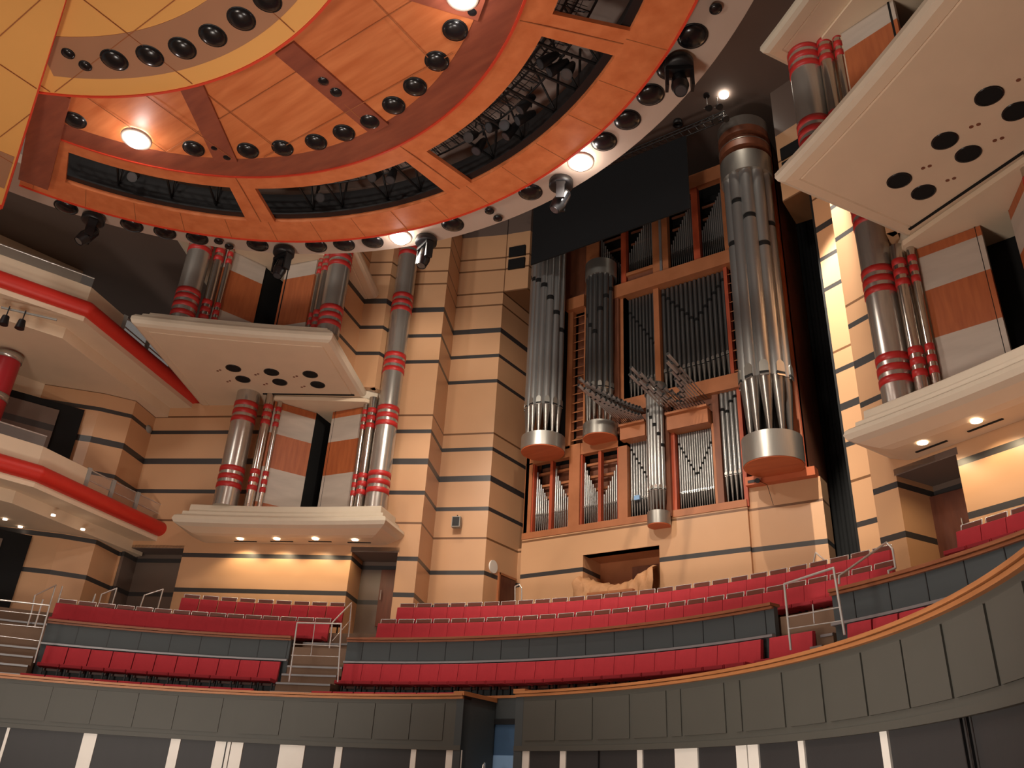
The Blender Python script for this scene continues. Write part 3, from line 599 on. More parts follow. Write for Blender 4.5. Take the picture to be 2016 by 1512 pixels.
# ================================================================== BLACK SCREEN AND TRUSS
sc = MB().box(-4.15, 2.66, 22.47, 22.53, 21.0, 24.42, M['screen']); sc.build('black_screen', label='wide black screen hanging high in front of the organ pipes', cat='screen')
tr = MB()
for (yy, zz) in ((22.35, 24.55), (22.65, 24.55), (22.5, 24.85)): tr.cyl((-5, yy, zz), (4.2, yy, zz), .03, .03, M['truss'], 8)
for i in range(31):
    x = -5+i*.3; tr.cyl((x, 22.35, 24.55), (x+.15, 22.5, 24.85), .014, .014, M['truss'], 5, False); tr.cyl((x+.15, 22.5, 24.85), (x+.3, 22.65, 24.55), .014, .014, M['truss'], 5, False); tr.cyl((x, 22.35, 24.55), (x+.3, 22.65, 24.55), .012, .012, M['truss'], 5, False)
tr.build('lighting_truss', label='dark lattice truss carrying the black screen', cat='truss')
for i, (x, z) in enumerate(((3.55, 25.35), (3.95, 25.2), (3.75, 24.6), (4.15, 24.5))):
    b = MB().cyl((x, 22.5, z), (x+.14, 22.35, z-.22), .09, .12, M['black'], 14).tube([(x, 22.5, z+.1), (x, 22.5, z+.5 if z > 25 else z+.3)], .018, M['chrome'], 6)
    b.tube([(x-.12, 22.45, z-.02), (x+.02, 22.4, z-.12), (x+.16, 22.4, z-.02)], .014, M['chrome'], 6)
    b.build('hook_light', label='small hooked lantern with shiny clamp at the right end of the screen truss', cat='stage light', group='lanterns at the end of the screen truss', origin=(x, 22.5, z))
p = onz(1425, 187, 26.45); MB().cyl((p.x, p.y, 26.4), (p.x, p.y, 26.5), .17, .17, M['lampg'], 24).build('ceiling_lamp', label='bright round lamp in the ceiling above the right organ tower', cat='lamp', origin=p)
p = onz(1334, 240, 26.45); MB().lathe((p.x, p.y), [(.17, 26.5), (.2, 26.3), (.14, 26.28), (.1, 26.4)], M['black'], 20).build('ceiling_spotlight', label='unlit black ring spotlight in the ceiling above the screen', cat='lamp', origin=p)
p = onz(1391, 188, 26.45); MB().cyl((p.x, p.y, 26.4), (p.x, p.y, 26.5), .12, .12, M['black'], 16).build('ceiling_plate', label='small black round plate in the ceiling left of the bright lamp', cat='ceiling plate', origin=p)
# ================================================================== ORGAN
org = empty('pipe_organ', (0, 25.0, 10.7), 'large pipe organ in a light maple case with round towers of silver pipes', 'organ')
OO = (0, 25.0, 10.7)
def ob(b, nm, label=None, kind=None, parent=None): return b.build(nm, parent=parent or org, origin=OO, label=label, kind=kind) if parent is None else b.build(nm, parent=parent, origin=OO)
YF = 24.9
def bx(x0, x1, z0, z1, m='org', y0=YF, y1=25.15, nm='case_post'):
    ob(MB().box(x0, x1, y0, y1, z0, z1, M[m]), nm)
# backing
ob(MB().box(-5.5, 4.9, 25.75, 25.85, 10.7, 24.6, M['matte']), 'back_panel')
ob(MB().box(4.9, 5.04, 24.9, 27.1, 11.25, 24.9, M['orgbrown']), 'side_panel')
ob(MB().box(-5.6, -5.45, 24.9, 28.0, 10.6, 24.6, M['org']), 'side_panel')
ob(MB().box(3.3, 5.04, 24.88, 25.05, 11.25, 24.9, M['orgpan']).box(4.92, 5.04, 24.84, 24.9, 11.25, 24.9, M['orgred']), 'front_panel')
bx(-5.62, 3.05, 10.58, 10.82, nm='bottom_rail', y0=24.84)
bx(-5.62, -1.22, 13.55, 14.0, nm='crossbeam'); bx(-5.62, -5.3, 10.8, 13.6); bx(-3.62, -3.16, 10.8, 14.0, y0=24.86); bx(-1.58, -1.22, 10.8, 20.0)
bx(-3.86, -3.62, 13.9, 20.5); bx(-3.08, -3.0, 14, 20.5)
bx(-.36, -.3, 10.8, 13.7, 'orgred'); bx(.5, .64, 10.8, 14.2, 'orgred'); bx(2.0, 2.08, 10.8, 13.7); bx(2.08, 2.3, 10.8, 14.9, 'orgbrown'); bx(2.97, 3.1, 10.6, 15.4, 'orgred')
bx(-1.34, -.34, 13.65, 14.14, nm='chamade_beam', y0=24.6); bx(.5, 2.02, 13.65, 14.2, nm='chamade_beam', y0=24.6)
bx(-1.3, 3.2, 14.78, 15.33, nm='crossbeam', y0=24.75); bx(-.35, -.28, 14.1, 14.8); bx(-1.3, -.3, 14.14, 14.8, 'orgbrown', y0=25.1, y1=25.2, nm='infill_panel'); bx(.55, 2.0, 14.2, 14.8, 'orgbrown', y0=25.1, y1=25.2, nm='infill_panel')
bx(-1.32, -1.22, 15.3, 19.9, 'orgred'); bx(-.02, .2, 15.3, 19.9); bx(2.82, 2.95, 15.3, 20.0, 'orgred')
bx(-1.7, 3.3, 19.84, 20.42, nm='crossbeam', y0=24.7)
bx(-3.86, -3.0, 19.95, 20.5, nm='crossbeam', y0=24.7)
bx(-1.4, -1.18, 20.4, 24.6, 'orgred'); bx(-.0, .32, 20.4, 24.6); bx(.32, .42, 20.4, 24.6, 'strip', y0=24.84); bx(.42, .66, 20.4, 24.6); bx(1.72, 1.98, 20.4, 24.6, 'orgred'); bx(2.95, 3.3, 20.4, 24.6)
bx(-1.2, 0, 20.4, 20.5); bx(-1.2, 0, 20.85, 21.0, nm='crossbeam'); bx(-1.15, -.02, 20.5, 20.85, 'orgbrown', y0=25.0, nm='infill_panel')
bx(-5.6, 3.2, 24.0, 24.66, nm='top_panel', y0=24.86); bx(-5.45, -2.6, 20.4, 24.0, 'orgbrown', y0=25.2, y1=25.3, nm='back_infill_panel')
bx(-3.1, -2.5, 20.5, 24.0, 'org', y0=25.0)
# louvres
for (x0, x1, z0, z1, n) in ((-3.6, -3.05, 14.1, 19.95, 15), (2.95, 3.5, 15.4, 20.2, 12)):
    ob(MB().box(x0, x1, 25.3, 25.35, z0, z1, M['orgbrown']), 'louvre_back')
    for i in range(n):
        z = z0+(z1-z0)*(i+.5)/n; h = (z1-z0)/n
        ob(MB().add([(x0, 24.95, z-h*.28), (x1, 24.95, z-h*.28), (x1, 25.28, z+h*.3), (x0, 25.28, z+h*.3), (x0, 24.95, z-h*.20), (x1, 24.95, z-h*.20), (x1, 25.28, z+h*.38), (x0, 25.28, z+h*.38)], [(3, 2, 1, 0), (4, 5, 6, 7), (0, 1, 5, 4), (1, 2, 6, 5), (2, 3, 7, 6), (3, 0, 4, 7)], M['org']), 'louvre_slat')
def pipe(x, y, z0, zm, z1, r, m='tin', collar=None, face=(0, -1), nm='facade_pipe', mouth=True, n=16, top2=None):
    b = MB(); b.cyl((x, y, z0), (x, y, zm), r*.3, r*.97, M['foot'], n); body = M[m]
    if collar:
        b.cyl((x, y, zm), (x, y, collar), r, r, body, n); ch = min(.2, max(.09, r*1.5)); b.cyl((x, y, collar), (x, y, collar+ch), r*.92, r*.92, M['matte'], n); b.cyl((x, y, collar+ch), (x, y, z1), r*1.02, r*1.02, body, n)
    else: b.cyl((x, y, zm), (x, y, z1), r, r, body, n)
    if not mouth: return ob(b, nm)
    big = r > .1; mb = MB() if big else b
    f = Vector((face[0], face[1], 0)).normalized(); a = Vector((-f.y, f.x, 0)); P_ = Vector((x, y, 0))
    mb.obox(P_+f*(r*.72)+Vector((0, 0, zm+r*.10)), a, f, (0, 0, 1), r*.62, r*.30, r*.20, M['matte'])
    mb.obox(P_+f*(r*.74)+Vector((0, 0, zm-r*.16)), a, f, (0, 0, 1), r*.6, r*.28, r*.14, M['lip'])
    vs = [P_+f*(r*1.03)+a*(r*.6*math.cos(t))+Vector((0, 0, zm+r*1.35+r*.7*math.sin(t))) for t in [math.pi*i/10 for i in range(11)]]
    vs += [P_+f*(r*1.03)-a*(r*.6)+Vector((0, 0, zm+r*.32)), P_+f*(r*1.03)+a*(r*.6)+Vector((0, 0, zm+r*.32))]
    back = [v-f*(r*.5) for v in vs]; k = len(vs)
    mb.add(vs+back, [tuple(range(k))]+[(i, (i+1) % k, k+(i+1) % k, k+i) for i in range(k)], M['drum'])
    if not big: b.cyl(P_+f*(r*.93)+Vector((0, 0, zm+r*1.25)), P_+f*(r*1.04)+Vector((0, 0, zm+r*1.25)), r*.62, r*.58, M['lip'], 14)
    o = ob(b, nm)
    if big: ob(mb, 'mouth', parent=o)
    return o
def drum(c, r, z0, z1, under=True, nm='drum', m='drum'):
    b = MB().cyl((*c, z0), (*c, z1), r, r, M[m], 48)
    if under: b.cyl((*c, z0-.03), (*c, z0+.005), r*.97, r*.985, M['orgunder'], 48)
    ob(b, nm)
# left big tower
L1 = (-4.30, 24.07)
drum(L1, .83, 13.55, 14.1)
zc = {0: 22.9, 1: 21.2, 2: 20.95, 3: 20.75, 4: 20.45, 5: 19.85, 6: 19.2, 7: 18.5}
for i in range(8):
    a = R(188+i*24.5); x, y = L1[0]+.62*math.cos(a), L1[1]+.62*math.sin(a)
    pipe(x, y, 14.1, 15.25, 24.0, .15, 'tin', zc[i], (math.cos(a), math.sin(a)), 'tower_pipe', n=20)
# left small tower
L2 = (-2.12, 24.55)
drum(L2, .64, 13.84, 14.36); ob(MB().cyl((*L2, 20.75), (*L2, 21.45), .64, .64, M['drum'], 48, True), 'steel_collar')
ob(MB().box(-2.8, -1.45, 24.75, 25.6, 14, 20.4, M['orgbrown']), 'tower_back')
for i, zz in enumerate((19.6, 18.9, 18.35, 18.0, 19.0, 19.6, 20.0)):
    a = R(195+i*25.5); x, y = L2[0]+.48*math.cos(a), L2[1]+.48*math.sin(a)
    pipe(x, y, 14.36, 15.7, 20.85, .12, 'lead', zz, (math.cos(a), math.sin(a)), 'tower_pipe', n=18)
# centre tower
CT = (.10, 24.62)
drum(CT, .39, 10.28, 10.72, nm='drum')
for i, zz in enumerate((13.4, 14.35, 14.05, 13.75, 13.4, 13.0)):
    a = R(205+i*26); x, y = CT[0]+.27*math.cos(a), CT[1]+.27*math.sin(a)
    pipe(x, y, 10.72, 11.45, 15.1, .085, 'tin', zz, (math.cos(a), math.sin(a)), 'tower_pipe', n=16)
ob(MB().box(-.3, .5, 24.75, 25.0, 10.6, 15.0, M['orgbrown']), 'tower_back')
ob(MB().lathe(CT, [(.36, 15.1), (.40, 15.1), (.40, 15.5), (.36, 15.5), (.36, 15.1)], M['drum'], 36).cyl((*CT, 15.1), (*CT, 15.14), .38, .38, M['drum'], 36), 'steel_collar')
# right big tower
R1 = (4.28, 24.05)
drum(R1, .92, 11.42, 12.3); ob(MB().box(3.1, 5.3, 24.72, 25.1, 11.22, 11.5, M['orgunder']), 'tower_bracket')
ob(MB().cyl((*R1, 22.55), (*R1, 23.4), .92, .92, M['drum'], 48), 'steel_collar')
ob(MB().cyl((*R1, 23.65), (*R1, 23.95), .92, .92, M['orgbrown'], 48).cyl((*R1, 23.95), (*R1, 23.98), .93, .93, M['drum'], 48), 'wood_ring')
ob(MB().cyl((*R1, 24.3), (*R1, 24.58), .92, .92, M['orgbrown'], 48), 'wood_ring')
ob(MB().cyl((*R1, 24.58), (*R1, 25.05), .92, .92, M['drum'], 48), 'steel_cap')
ob(MB().cyl((*R1, 23.3), (*R1, 24.7), .7, .7, M['orgbrown'], 24).box(3.4, 5.03, 24.78, 25.0, 11.3, 25.0, M['orgpan']).cyl((*R1, 12.3), (*R1, 22.6), .3, .3, M['matte'], 20), 'tower_core')
for i, (da, zz) in enumerate(((178, 21.5), (214, 19.6), (250, 21.2), (286, 20.4), (322, 19.2), (358, 20.2))):
    a = R(da); x, y = R1[0]+.62*math.cos(a), R1[1]+.62*math.sin(a)
    pipe(x, y, 12.3, 14.25, 22.6, .235, 'tin', zz, (math.cos(a), math.sin(a)), 'tower_pipe', n=28)
# flat fields of pipes
def field(x0, x1, n, z0, zm, z1, prof, m, nm, y=25.12, rmax=.14, zmf=None, tops=None):
    w_ = (x1-x0)/n
    for i in range(n):
        t = (i+.5)/n; x = x0+w_*(i+.5); r = min(rmax, w_*.46)
        zm_ = zm+(zmf(t) if zmf else 0); co = prof(t) if prof else None; zt = tops(t) if tops else z1
        pipe(x, y, z0, zm_, zt, r*(1 if not tops else .85), m, co, (0, -1), nm, n=12)
vee = lambda lo, hi, c=.5: (lambda t: lo+(hi-lo)*abs(t-c)/max(c, 1-c))
field(-1.2, -.04, 8, 15.35, 16.1, 19.8, lambda t: 19.25-t*1.85, 'lead', 'facade_pipe')
field(.22, 2.8, 14, 15.35, 16.15, 19.8, vee(17.95, 19.6, .52), 'lead', 'facade_pipe', zmf=lambda t: .35*max(0, t-.6))
field(-1.2, -.38, 8, 10.82, 11.5, 13.65, lambda t: 13.45-t*1.5, 'tin', 'facade_pipe', rmax=.055)
field(.66, 2.0, 16, 10.82, 11.45, 13.62, vee(11.95, 13.3), 'tin', 'facade_pipe', rmax=.05)
field(2.32, 2.95, 4, 10.82, 11.75, 14.78, lambda t: (14.1, 14.0, 14.35, 14.5)[int(t*4)], 'tin', 'facade_pipe', y=25.0)
# small bays left with stepped pipe tops
for (x0, x1, dirn) in ((-5.22, -4.5, -1), (-4.38, -3.66, -1), (-3.1, -2.42, -1), (-2.3, -1.62, 1)):
    n = 8
    for i in range(n):
        t = i/(n-1); t = t if dirn < 0 else 1-t; x = x0+(x1-x0)*(i+.5)/n; r = .042-.02*t
        pipe(x, 25.1, 10.82, 11.5+.0*t, 13.25-1.35*t**.75, r, 'tin', None, (0, -1), 'small_pipe', n=10)
    k = 0
for (x0, x1) in ((-5.3, -3.62), (-3.16, -1.58)):
    bx((x0+x1)/2-.06, (x0+x1)/2+.06, 10.8, 13.6, 'orgred', y0=24.95, nm='mullion')
    for z in (12.2, 12.7, 13.2): bx(x0, x1, z, z+.09, 'org', y0=25.3, y1=25.4, nm='stay_rail')
    bx(x0, x0+.06, 10.8, 13.6, 'orgred', y0=24.95, nm='reveal'); bx(x1-.06, x1, 10.8, 13.6, 'orgred', y0=24.95, nm='reveal')
    bx(x0, x1, 10.8, 13.6, 'orgbrown', y0=25.6, y1=25.7, nm='back_infill_panel')
# top windows of small pipes
for (x0, x1, n, f) in ((-2.45, -1.4, 12, lambda t: 23.7-2.2*t**.6), (-1.15, -.05, 12, lambda t: 22.0+1.9*t), (.7, 1.7, 12, lambda t: 21.7+2.0*t), (2.0, 2.93, 12, lambda t: 21.9+1.8*t)):
    for i in range(n):
        t = (i+.5)/n; x = x0+(x1-x0)*t
        pipe(x, 25.1, 20.5 if x0 > -1.2 and x0 < 0 or x0 > 0 else 20.6, 21.35 if x0 > 0 else 21.5, min(24, f(t)), .024+.014*t, 'tin', None, (0, -1), 'top_row_pipe', n=10)
    for z in (22.6, 23.2): bx(x0, x1, z, z+.08, 'orgbrown', y0=25.3, y1=25.36, nm='stay_rail')
# chamades: two sprays of horizontal trumpets
def chamade(xs, lens, z, y0=24.7, rise=.06, nm='chamade_pipe'):
    for x, L, dz in zip(xs, lens, rise if isinstance(rise, list) else [rise]*len(xs)):
        p0 = Vector((x, y0, z+dz)); p1 = p0+Vector((-.03*L, -L*.98, L*.12))
        b = MB().cyl(p0, p0+(p1-p0)*.22, .014, .016, M['lead'], 8).cyl(p0+(p1-p0)*.22, p1, .016, .058, M['cham'], 12, False); b.cyl(p1, p1-(p1-p0)*.012, .055, .055, M['matte'], 12)
        b.cyl(p0+(p1-p0)*.72, p0+(p1-p0)*.75, .05, .05, M['matte'], 10)
        ob(b, nm)
n = 14
for k, dz in enumerate((0, .26)):
    chamade([-1.3+i*.072+k*.03 for i in range(n)], [2.55*(1-i/n)**1.5+.45 for i in range(n)], 14.2+dz)
    xs = [.52+i*.11+k*.04 for i in range(n)]; ls = [(2.3*(1-i/7)**1.3 if i < 7 else 2.5*((i-6)/7)**1.6)+.45 for i in range(n)]
    chamade(xs, ls, 14.28+dz)
ob(MB().box(-1.32, -.3, 24.45, 24.75, 14.12, 14.2, M['org']), 'chamade_shelf'); ob(MB().box(.5, 2.05, 24.45, 24.75, 14.18, 14.26, M['org']), 'chamade_shelf')
MB().box(-.98, -.78, 24.93, 25.0, 11.44, 11.6, M['blue']).build('blue_tape', label='small blue patch wrapped on two organ pipes left of the centre tower', cat='tape', origin=(-.88, 24.96, 11.5))

# console under a dust sheet
cb_ = MB(); n = 24; vs = []
for j in range(9):
    for i in range(n+1):
        t = i/n; x = -3.05+3.0*t; w_ = abs(t-.5)*2
        top = 8.42+.46*w_**1.5+(.1 if t > .8 else 0)+.03*math.sin(i*1.7)
        prof = [(24.35, -1.0), (24.3, -.6), (24.32, -.3), (24.4, -.12), (24.55, 0), (24.8, .05), (25.0, .1), (25.2, .0), (25.25, -.8)][j]
        vs.append((x+.05*math.sin(j*2.1+i), prof[0]+.09*math.sin(i*2.3+j*1.1)+.05*math.sin(i*1.1-j), top+prof[1]+.05*math.sin(i*3.1+j*1.3)))
cb_.add(vs, [(j*(n+1)+i, j*(n+1)+i+1, (j+1)*(n+1)+i+1, (j+1)*(n+1)+i) for j in range(8) for i in range(n)], M['cloth'], True)
cb_.build('dust_sheet', label='crumpled tan dust sheet draped over the organ console in the niche', cat='cover')
kb = MB().box(-2.5, -.6, 24.45, 25.15, 7.3, 8.15, M['org']).box(-2.4, -.7, 24.2, 24.5, 8.1, 8.18, M['org']); kb.build('organ_console', label='wooden organ console hidden under the tan sheet', cat='console')

# ================================================================== CHOIR TIERS, PARAPET, STAGE FRONT
tiers = MB()

for a0_, a1_ in ((20, 84.5), (95.5, 165)): tiers.arc(CC, 13.75, 14.7, a0_, a1_, 0, 0, 2.9, M['step'], 50)
for a0_, a1_ in ((20, 84.5), (95.5, 165)): tiers.arc(CC, 14.7, 15.3, a0_, a1_, 0, 0, 3.6, M['step'], 50)
tiers.arc(CC, 15.3, 16.5, 20, 165, 3.3, 3.3, .7, M['step'], 60)
tiers.build('floor_choir_front', kind='structure', label='stepped floor of the front choir rows')
t2 = MB()
t2.arc(CC, 16.5, 18.35, 20, 165, 3.0, 3.0, 2.5, M['step'], 60); t2.arc(CC, 18.35, 26, 20, 165, 3.0, 3.0, 3.26, M['step'], 60)
t2.build('floor_choir_rear', kind='structure', label='stepped floor of the rear choir rows')
aisles = ((112.75, 118.75), (62.9, 68.2))
for nm, a0, a1, lb2 in (('tier_front', 118.75, 143.0, 'slate grey tier front with wood capping left of the stair'), ('tier_front', 68.2, 112.75, 'long slate grey tier front with wood capping in the middle'), ('tier_front', 30, 62.9, 'slate grey tier front with wood capping at the right')):
    am = (a0+a1)/2; o = empty(nm, (*P2(am, 16.35), 3.6), lb2, 'partition')
    MB().arc(CC, 16.3, 16.42, a0, a1, 3.6, 3.6, 2.08, M['tier'], 40).build('grey_panel', parent=o)
    b = MB()
    for k in range(int(a0)+1, int(a1), 3): b.arc(CC, 16.29, 16.3, k, k+.06, 5.15, 5.15, .5, M['black'], 2)
    b.build('panel_joint', parent=o)
    MB().arc(CC, 16.2, 16.5, a0, a1, 5.70, 5.70, .06, M['rail2'], 40).arc(CC, 16.24, 16.3, a0, a1, 5.64, 5.64, .05, M['rail2'], 40).build('wood_capping', parent=o)
    MB().arc(CC, 16.18, 16.3, a0, a1, 5.06, 5.06, .05, M['strip'], 40).build('metal_strip', parent=o)
# parapet in two runs with the stair well between
PC = (0.0, 3.2)
for a0, a1, lb2 in ((92.7, 180, 'curved grey panelled parapet with oak rail left of the stair gap'), (4, 86.1, 'curved grey panelled parapet with oak rail right of the stair gap')):
    o = empty('parapet', (*P2((a0+a1)/2, 12.45, PC), 2.72), lb2, 'parapet')
    MB().arc(PC, 12.6, 12.85, a0, a1, 2.73, 2.73, 1.07, M['para'], 60).arc(PC, 12.57, 12.61, a0, a1, 2.72, 2.72, .1, M['para'], 60).build('wall_panel', parent=o)
    MB().arc(PC, 12.5, 12.92, a0, a1, 3.85, 3.85, .05, M['rail'], 60).arc(PC, 12.53, 12.88, a0, a1, 3.79, 3.79, .05, M['rail'], 60).build('oak_rail', parent=o)
    px = ([(0, 92), (104, 182), (183, 266), (268, 345), (349, 436), (478, 556), (598, 664), (671, 738), (744, 810), (813, 876)] if a0 > 90 else
          [(1036, 1094), (1101, 1167), (1178, 1240), (1249, 1313), (1322, 1342), (1347, 1429), (1449, 1461), (1467, 1546), (1556, 1624), (1634, 1704), (1708, 1783), (1786, 1863), (1870, 1950), (1956, 2030)])
    for xa, xb in px:
        A = circ(xb, 1400 if xb < 1600 else 1400-(xb-1600)*.45, 12.6, PC)[0]; B = circ(xa, 1400 if xa < 1600 else 1400-(xa-1600)*.45, 12.6, PC)[0]
        MB().arc(PC, 12.575, 12.6, math.degrees(A), math.degrees(B), 2.92, 2.92, .78, M['para'], 8).build('raised_panel', parent=o)
# stage front wall below the parapet
for a0, a1, lb2, whites in ((92.7, 180, 'dark stage front wall with white uprights left of the stair gap', [(-2, 4), (153, 180), (328, 347), (417, 447), (449, 472), (545, 594), (655, 668), (803, 813), (872, 902)]),
                   (4, 86.1, 'dark stage front wall with white uprights right of the stair gap', [(1008, 1034), (1094, 1105), (1244, 1254), (1317, 1361), (1436, 1457), (1459, 1479), (1557, 1568), (1717, 1731)])):
    o = empty('platform_wall', (*P2((a0+a1)/2, 12.5, PC), 0), lb2, 'wall panel')
    MB().arc(PC, 12.66, 12.8, a0, a1, 0, 0, 2.74, M['dark'], 60).build('dark_panel', parent=o)
    for xa, xb in whites:
        A = circ(xb, 1480, 12.5, PC)[0]; B = circ(xa, 1480, 12.5, PC)[0]
        MB().arc(PC, 12.63, 12.66, math.degrees(A), math.degrees(B), 0, 0, 2.73, M['white'], 4).build('white_upright', parent=o)
    for xx in ((1178, 1895, 1908) if a0 < 80 else (449,)):
        A = math.degrees(circ(xx, 1450, 12.6, PC)[0]); b = MB().arc(PC, 12.60, 12.63, A, A+.08, 0, 0, 3.8 if xx == 449 else 2.73, M['black'], 2).build('joint', parent=o)
# stair gap: side walls, oak cappings that fold back, end wall
def gapwall(a_, sg_, nm, lb1):
    p0, p1 = P2(a_, 12.58, PC), P2(a_, 13.9, PC); o = empty('stair_wall', (*p0, 0), lb1, 'wall')
    def q(p, d): return (p[0]+d*sg_, p[1])
    pts = [p0, p1, q(p1, .2), q(p0, .2)]; cap = [q((p0[0], p0[1]-.06), -.04), q((p1[0], p1[1]), -.04), q((p1[0], p1[1]), .26), q((p0[0], p0[1]-.06), .26)]
    if sg_ > 0: pts = pts[::-1]; cap = cap[::-1]
    MB().prism(pts, 0, 3.86, M['tier']).build('side_wall', parent=o)
    MB().prism(cap, 3.86, 3.95, M['rail']).build('oak_cap', parent=o)
gapwall(92.7, -1, 'l', 'dark slate side wall left of the centre stair gap with a pale oak cap')
gapwall(86.1, 1, 'r', 'slate side wall right of the centre stair gap with an oak cap')
MB().box(-2.2, 1.9, 17.1, 17.2, 3.38, 3.96, M['tier']).box(-2.2, 1.9, 17.06, 17.22, 3.96, 4.02, M['rail']).box(-2.2, 1.9, 17.05, 17.1, 3.38, 3.5, M['black']).build('stair_end_wall', label='slate end wall with oak edge at the back of the centre stair', cat='wall')
MB().box(-1.6, 1.4, 17.12, 17.2, 2.72, 3.38, M['blued']).box(-1.6, 1.4, 17.1, 17.19, 0, 2.72, M['blue']).build('blue_stair_panel', label='blue lit panel at the back of the centre stair', cat='wall panel')
MB().box(-2.2, -2.1, 15.85, 17.1, 0, 3.88, M['tier']).box(1.8, 1.9, 15.85, 17.1, 0, 3.88, M['tier']).build('stair_return_wall', label='slate returns inside the centre stair gap', cat='wall')
q = P2(92.2, 12.75, PC)
MB().tube([(q[0]+.1, q[1]+.5, 1.7), (q[0]+.1, q[1]+.5, 2.35), (q[0]+.16, q[1]+.4, 2.5), (q[0]+.24, q[1]+.25, 2.45), (q[0]+.42, q[1]-.1, 1.7)], .022, M['chrome']).build('handrail', label='chrome curled handrail end in the centre stair gap', cat='handrail')

# ---------------- chairs
def make_chair(rail=True):
    o = empty('choir_chair', (0, 0, 0), 'tmp', 'chair')
    b = MB(); w_ = .284; n = 6; vs = []     # curved padded back, faces -y
    for j, z in enumerate((.42, .46, .6, .78, .93, .985, 1.0)):
        for i in range(n+1):
            x = -w_+2*w_*i/n; e = 1-(abs(x)/w_)**6*.3
            y = -.02-.055*e*(1 if 0 < j < 6 else .4)+(z-.42)*.12; vs.append((x, y, z))
    k = len(vs); vs += [(v[0], .03+(v[2]-.42)*.12, v[2]) for v in vs]
    fs = [(j*(n+1)+i, j*(n+1)+i+1, (j+1)*(n+1)+i+1, (j+1)*(n+1)+i) for j in range(6) for i in range(n)]
    fs += [tuple(k+q for q in reversed(f)) for f in fs]
    for i in range(n): fs += [(i+1, i, k+i, k+i+1), (6*(n+1)+i, 6*(n+1)+i+1, k+6*(n+1)+i+1, k+6*(n+1)+i)]
    for j in range(6): fs += [(j*(n+1), (j+1)*(n+1), k+(j+1)*(n+1), k+j*(n+1)), ((j+1)*(n+1)+n, j*(n+1)+n, k+j*(n+1)+n, k+(j+1)*(n+1)+n)]
    b.add(vs, fs, M['seat'], False); b.build('backrest', parent=o)
    b = MB().box(-.265, .265, -.50, -.06, .40, .49, M['seat']); b.box(-.25, .25, -.52, -.49, .41, .475, M['seat2']); b.build('seat', parent=o)
    MB().box(-.265, .265, .10, .125, .35, 1.02 if rail else .96, M['chairwood']).build('back_shell', parent=o)
    if rail: b = MB().tube([(-.25, .12, .95), (-.25, .16, 1.15), (.25, .16, 1.15), (.25, .12, .95)], .011, M['chrome'], 6); b.box(-.24, .24, .155, .17, 1.04, 1.14, M['chairwood']); b.build('top_rail', parent=o)
    if not rail: o.name = 'choir_chair'
    for x in (-.2, .2): MB().box(x-.02, x+.02, -.3, .08, 0, .05, M['black']).box(x-.018, x+.018, -.13, -.07, .03, .41, M['black']).build('leg', parent=o)
    return o
protos = [make_chair(False), make_chair(True)]; kids = {p_.name: children(p_) for p_ in protos}; used = [False, False]
def place(a, r, z, label, group):
    k_ = 1 if r > 17 else 0
    if used[k_]: o = copy_tree(protos[k_], None, kids)
    else: o = protos[k_]; used[k_] = True
    o.location = (*P2(a, r), z); o.rotation_euler = (0, 0, R(a-90)); o['label'] = label; o['group'] = group
    return o
def row(a0, a1, r, z, label, group, pitch=.575):
    st = math.degrees(pitch/r); n = int(round((a1-a0)/st)); st = (a1-a0)/n
    for i in range(n): place(a0+st*(i+.5), r, z, label, group)
row(119.2, 142.4, 16.08, 4.02, 'dark red choir chair against the slate tier front left of the stair', 'chairs below the left tier front')
row(69.0, 112.5, 16.08, 4.02, 'red choir chair against the long slate tier front in the middle', 'chairs below the middle tier front')
row(46, 61.3, 16.08, 4.02, 'red choir chair against the slate tier front at the right, mostly behind the parapet', 'chairs below the right tier front')
row(119.6, 143, 14.75, 3.12, 'red front row chair left of the stair, only its top showing over the parapet', 'front row chairs left')
row(97, 113.4, 14.75, 3.12, 'red front row chair between stair and centre gap, its top showing over the parapet', 'front row chairs middle')
row(117.2, 143.8, 18.0, 5.52, 'dark red choir chair in the row behind the left wood capping', 'left chairs behind the wood capping')
row(62.5, 112.2, 18.0, 5.52, 'bright red choir chair in the row behind the middle wood capping', 'middle chairs behind the wood capping')
row(117.2, 133.4, 19.15, 6.26, 'bright red choir chair in the back row under the left ledge lamps', 'back row chairs left')
row(65.2, 111.8, 19.15, 6.26, 'bright red choir chair in the back row below the organ', 'back row chairs below the organ')
row(48, 60.2, 19.15, 6.26, 'red choir chair in the back row at the far right edge', 'back row chairs far right')
for a in (67.2, 65.3): place(a, 16.08, 4.02, 'red choir chair behind the chrome guard rail of the right stair', 'chairs at the right stair')
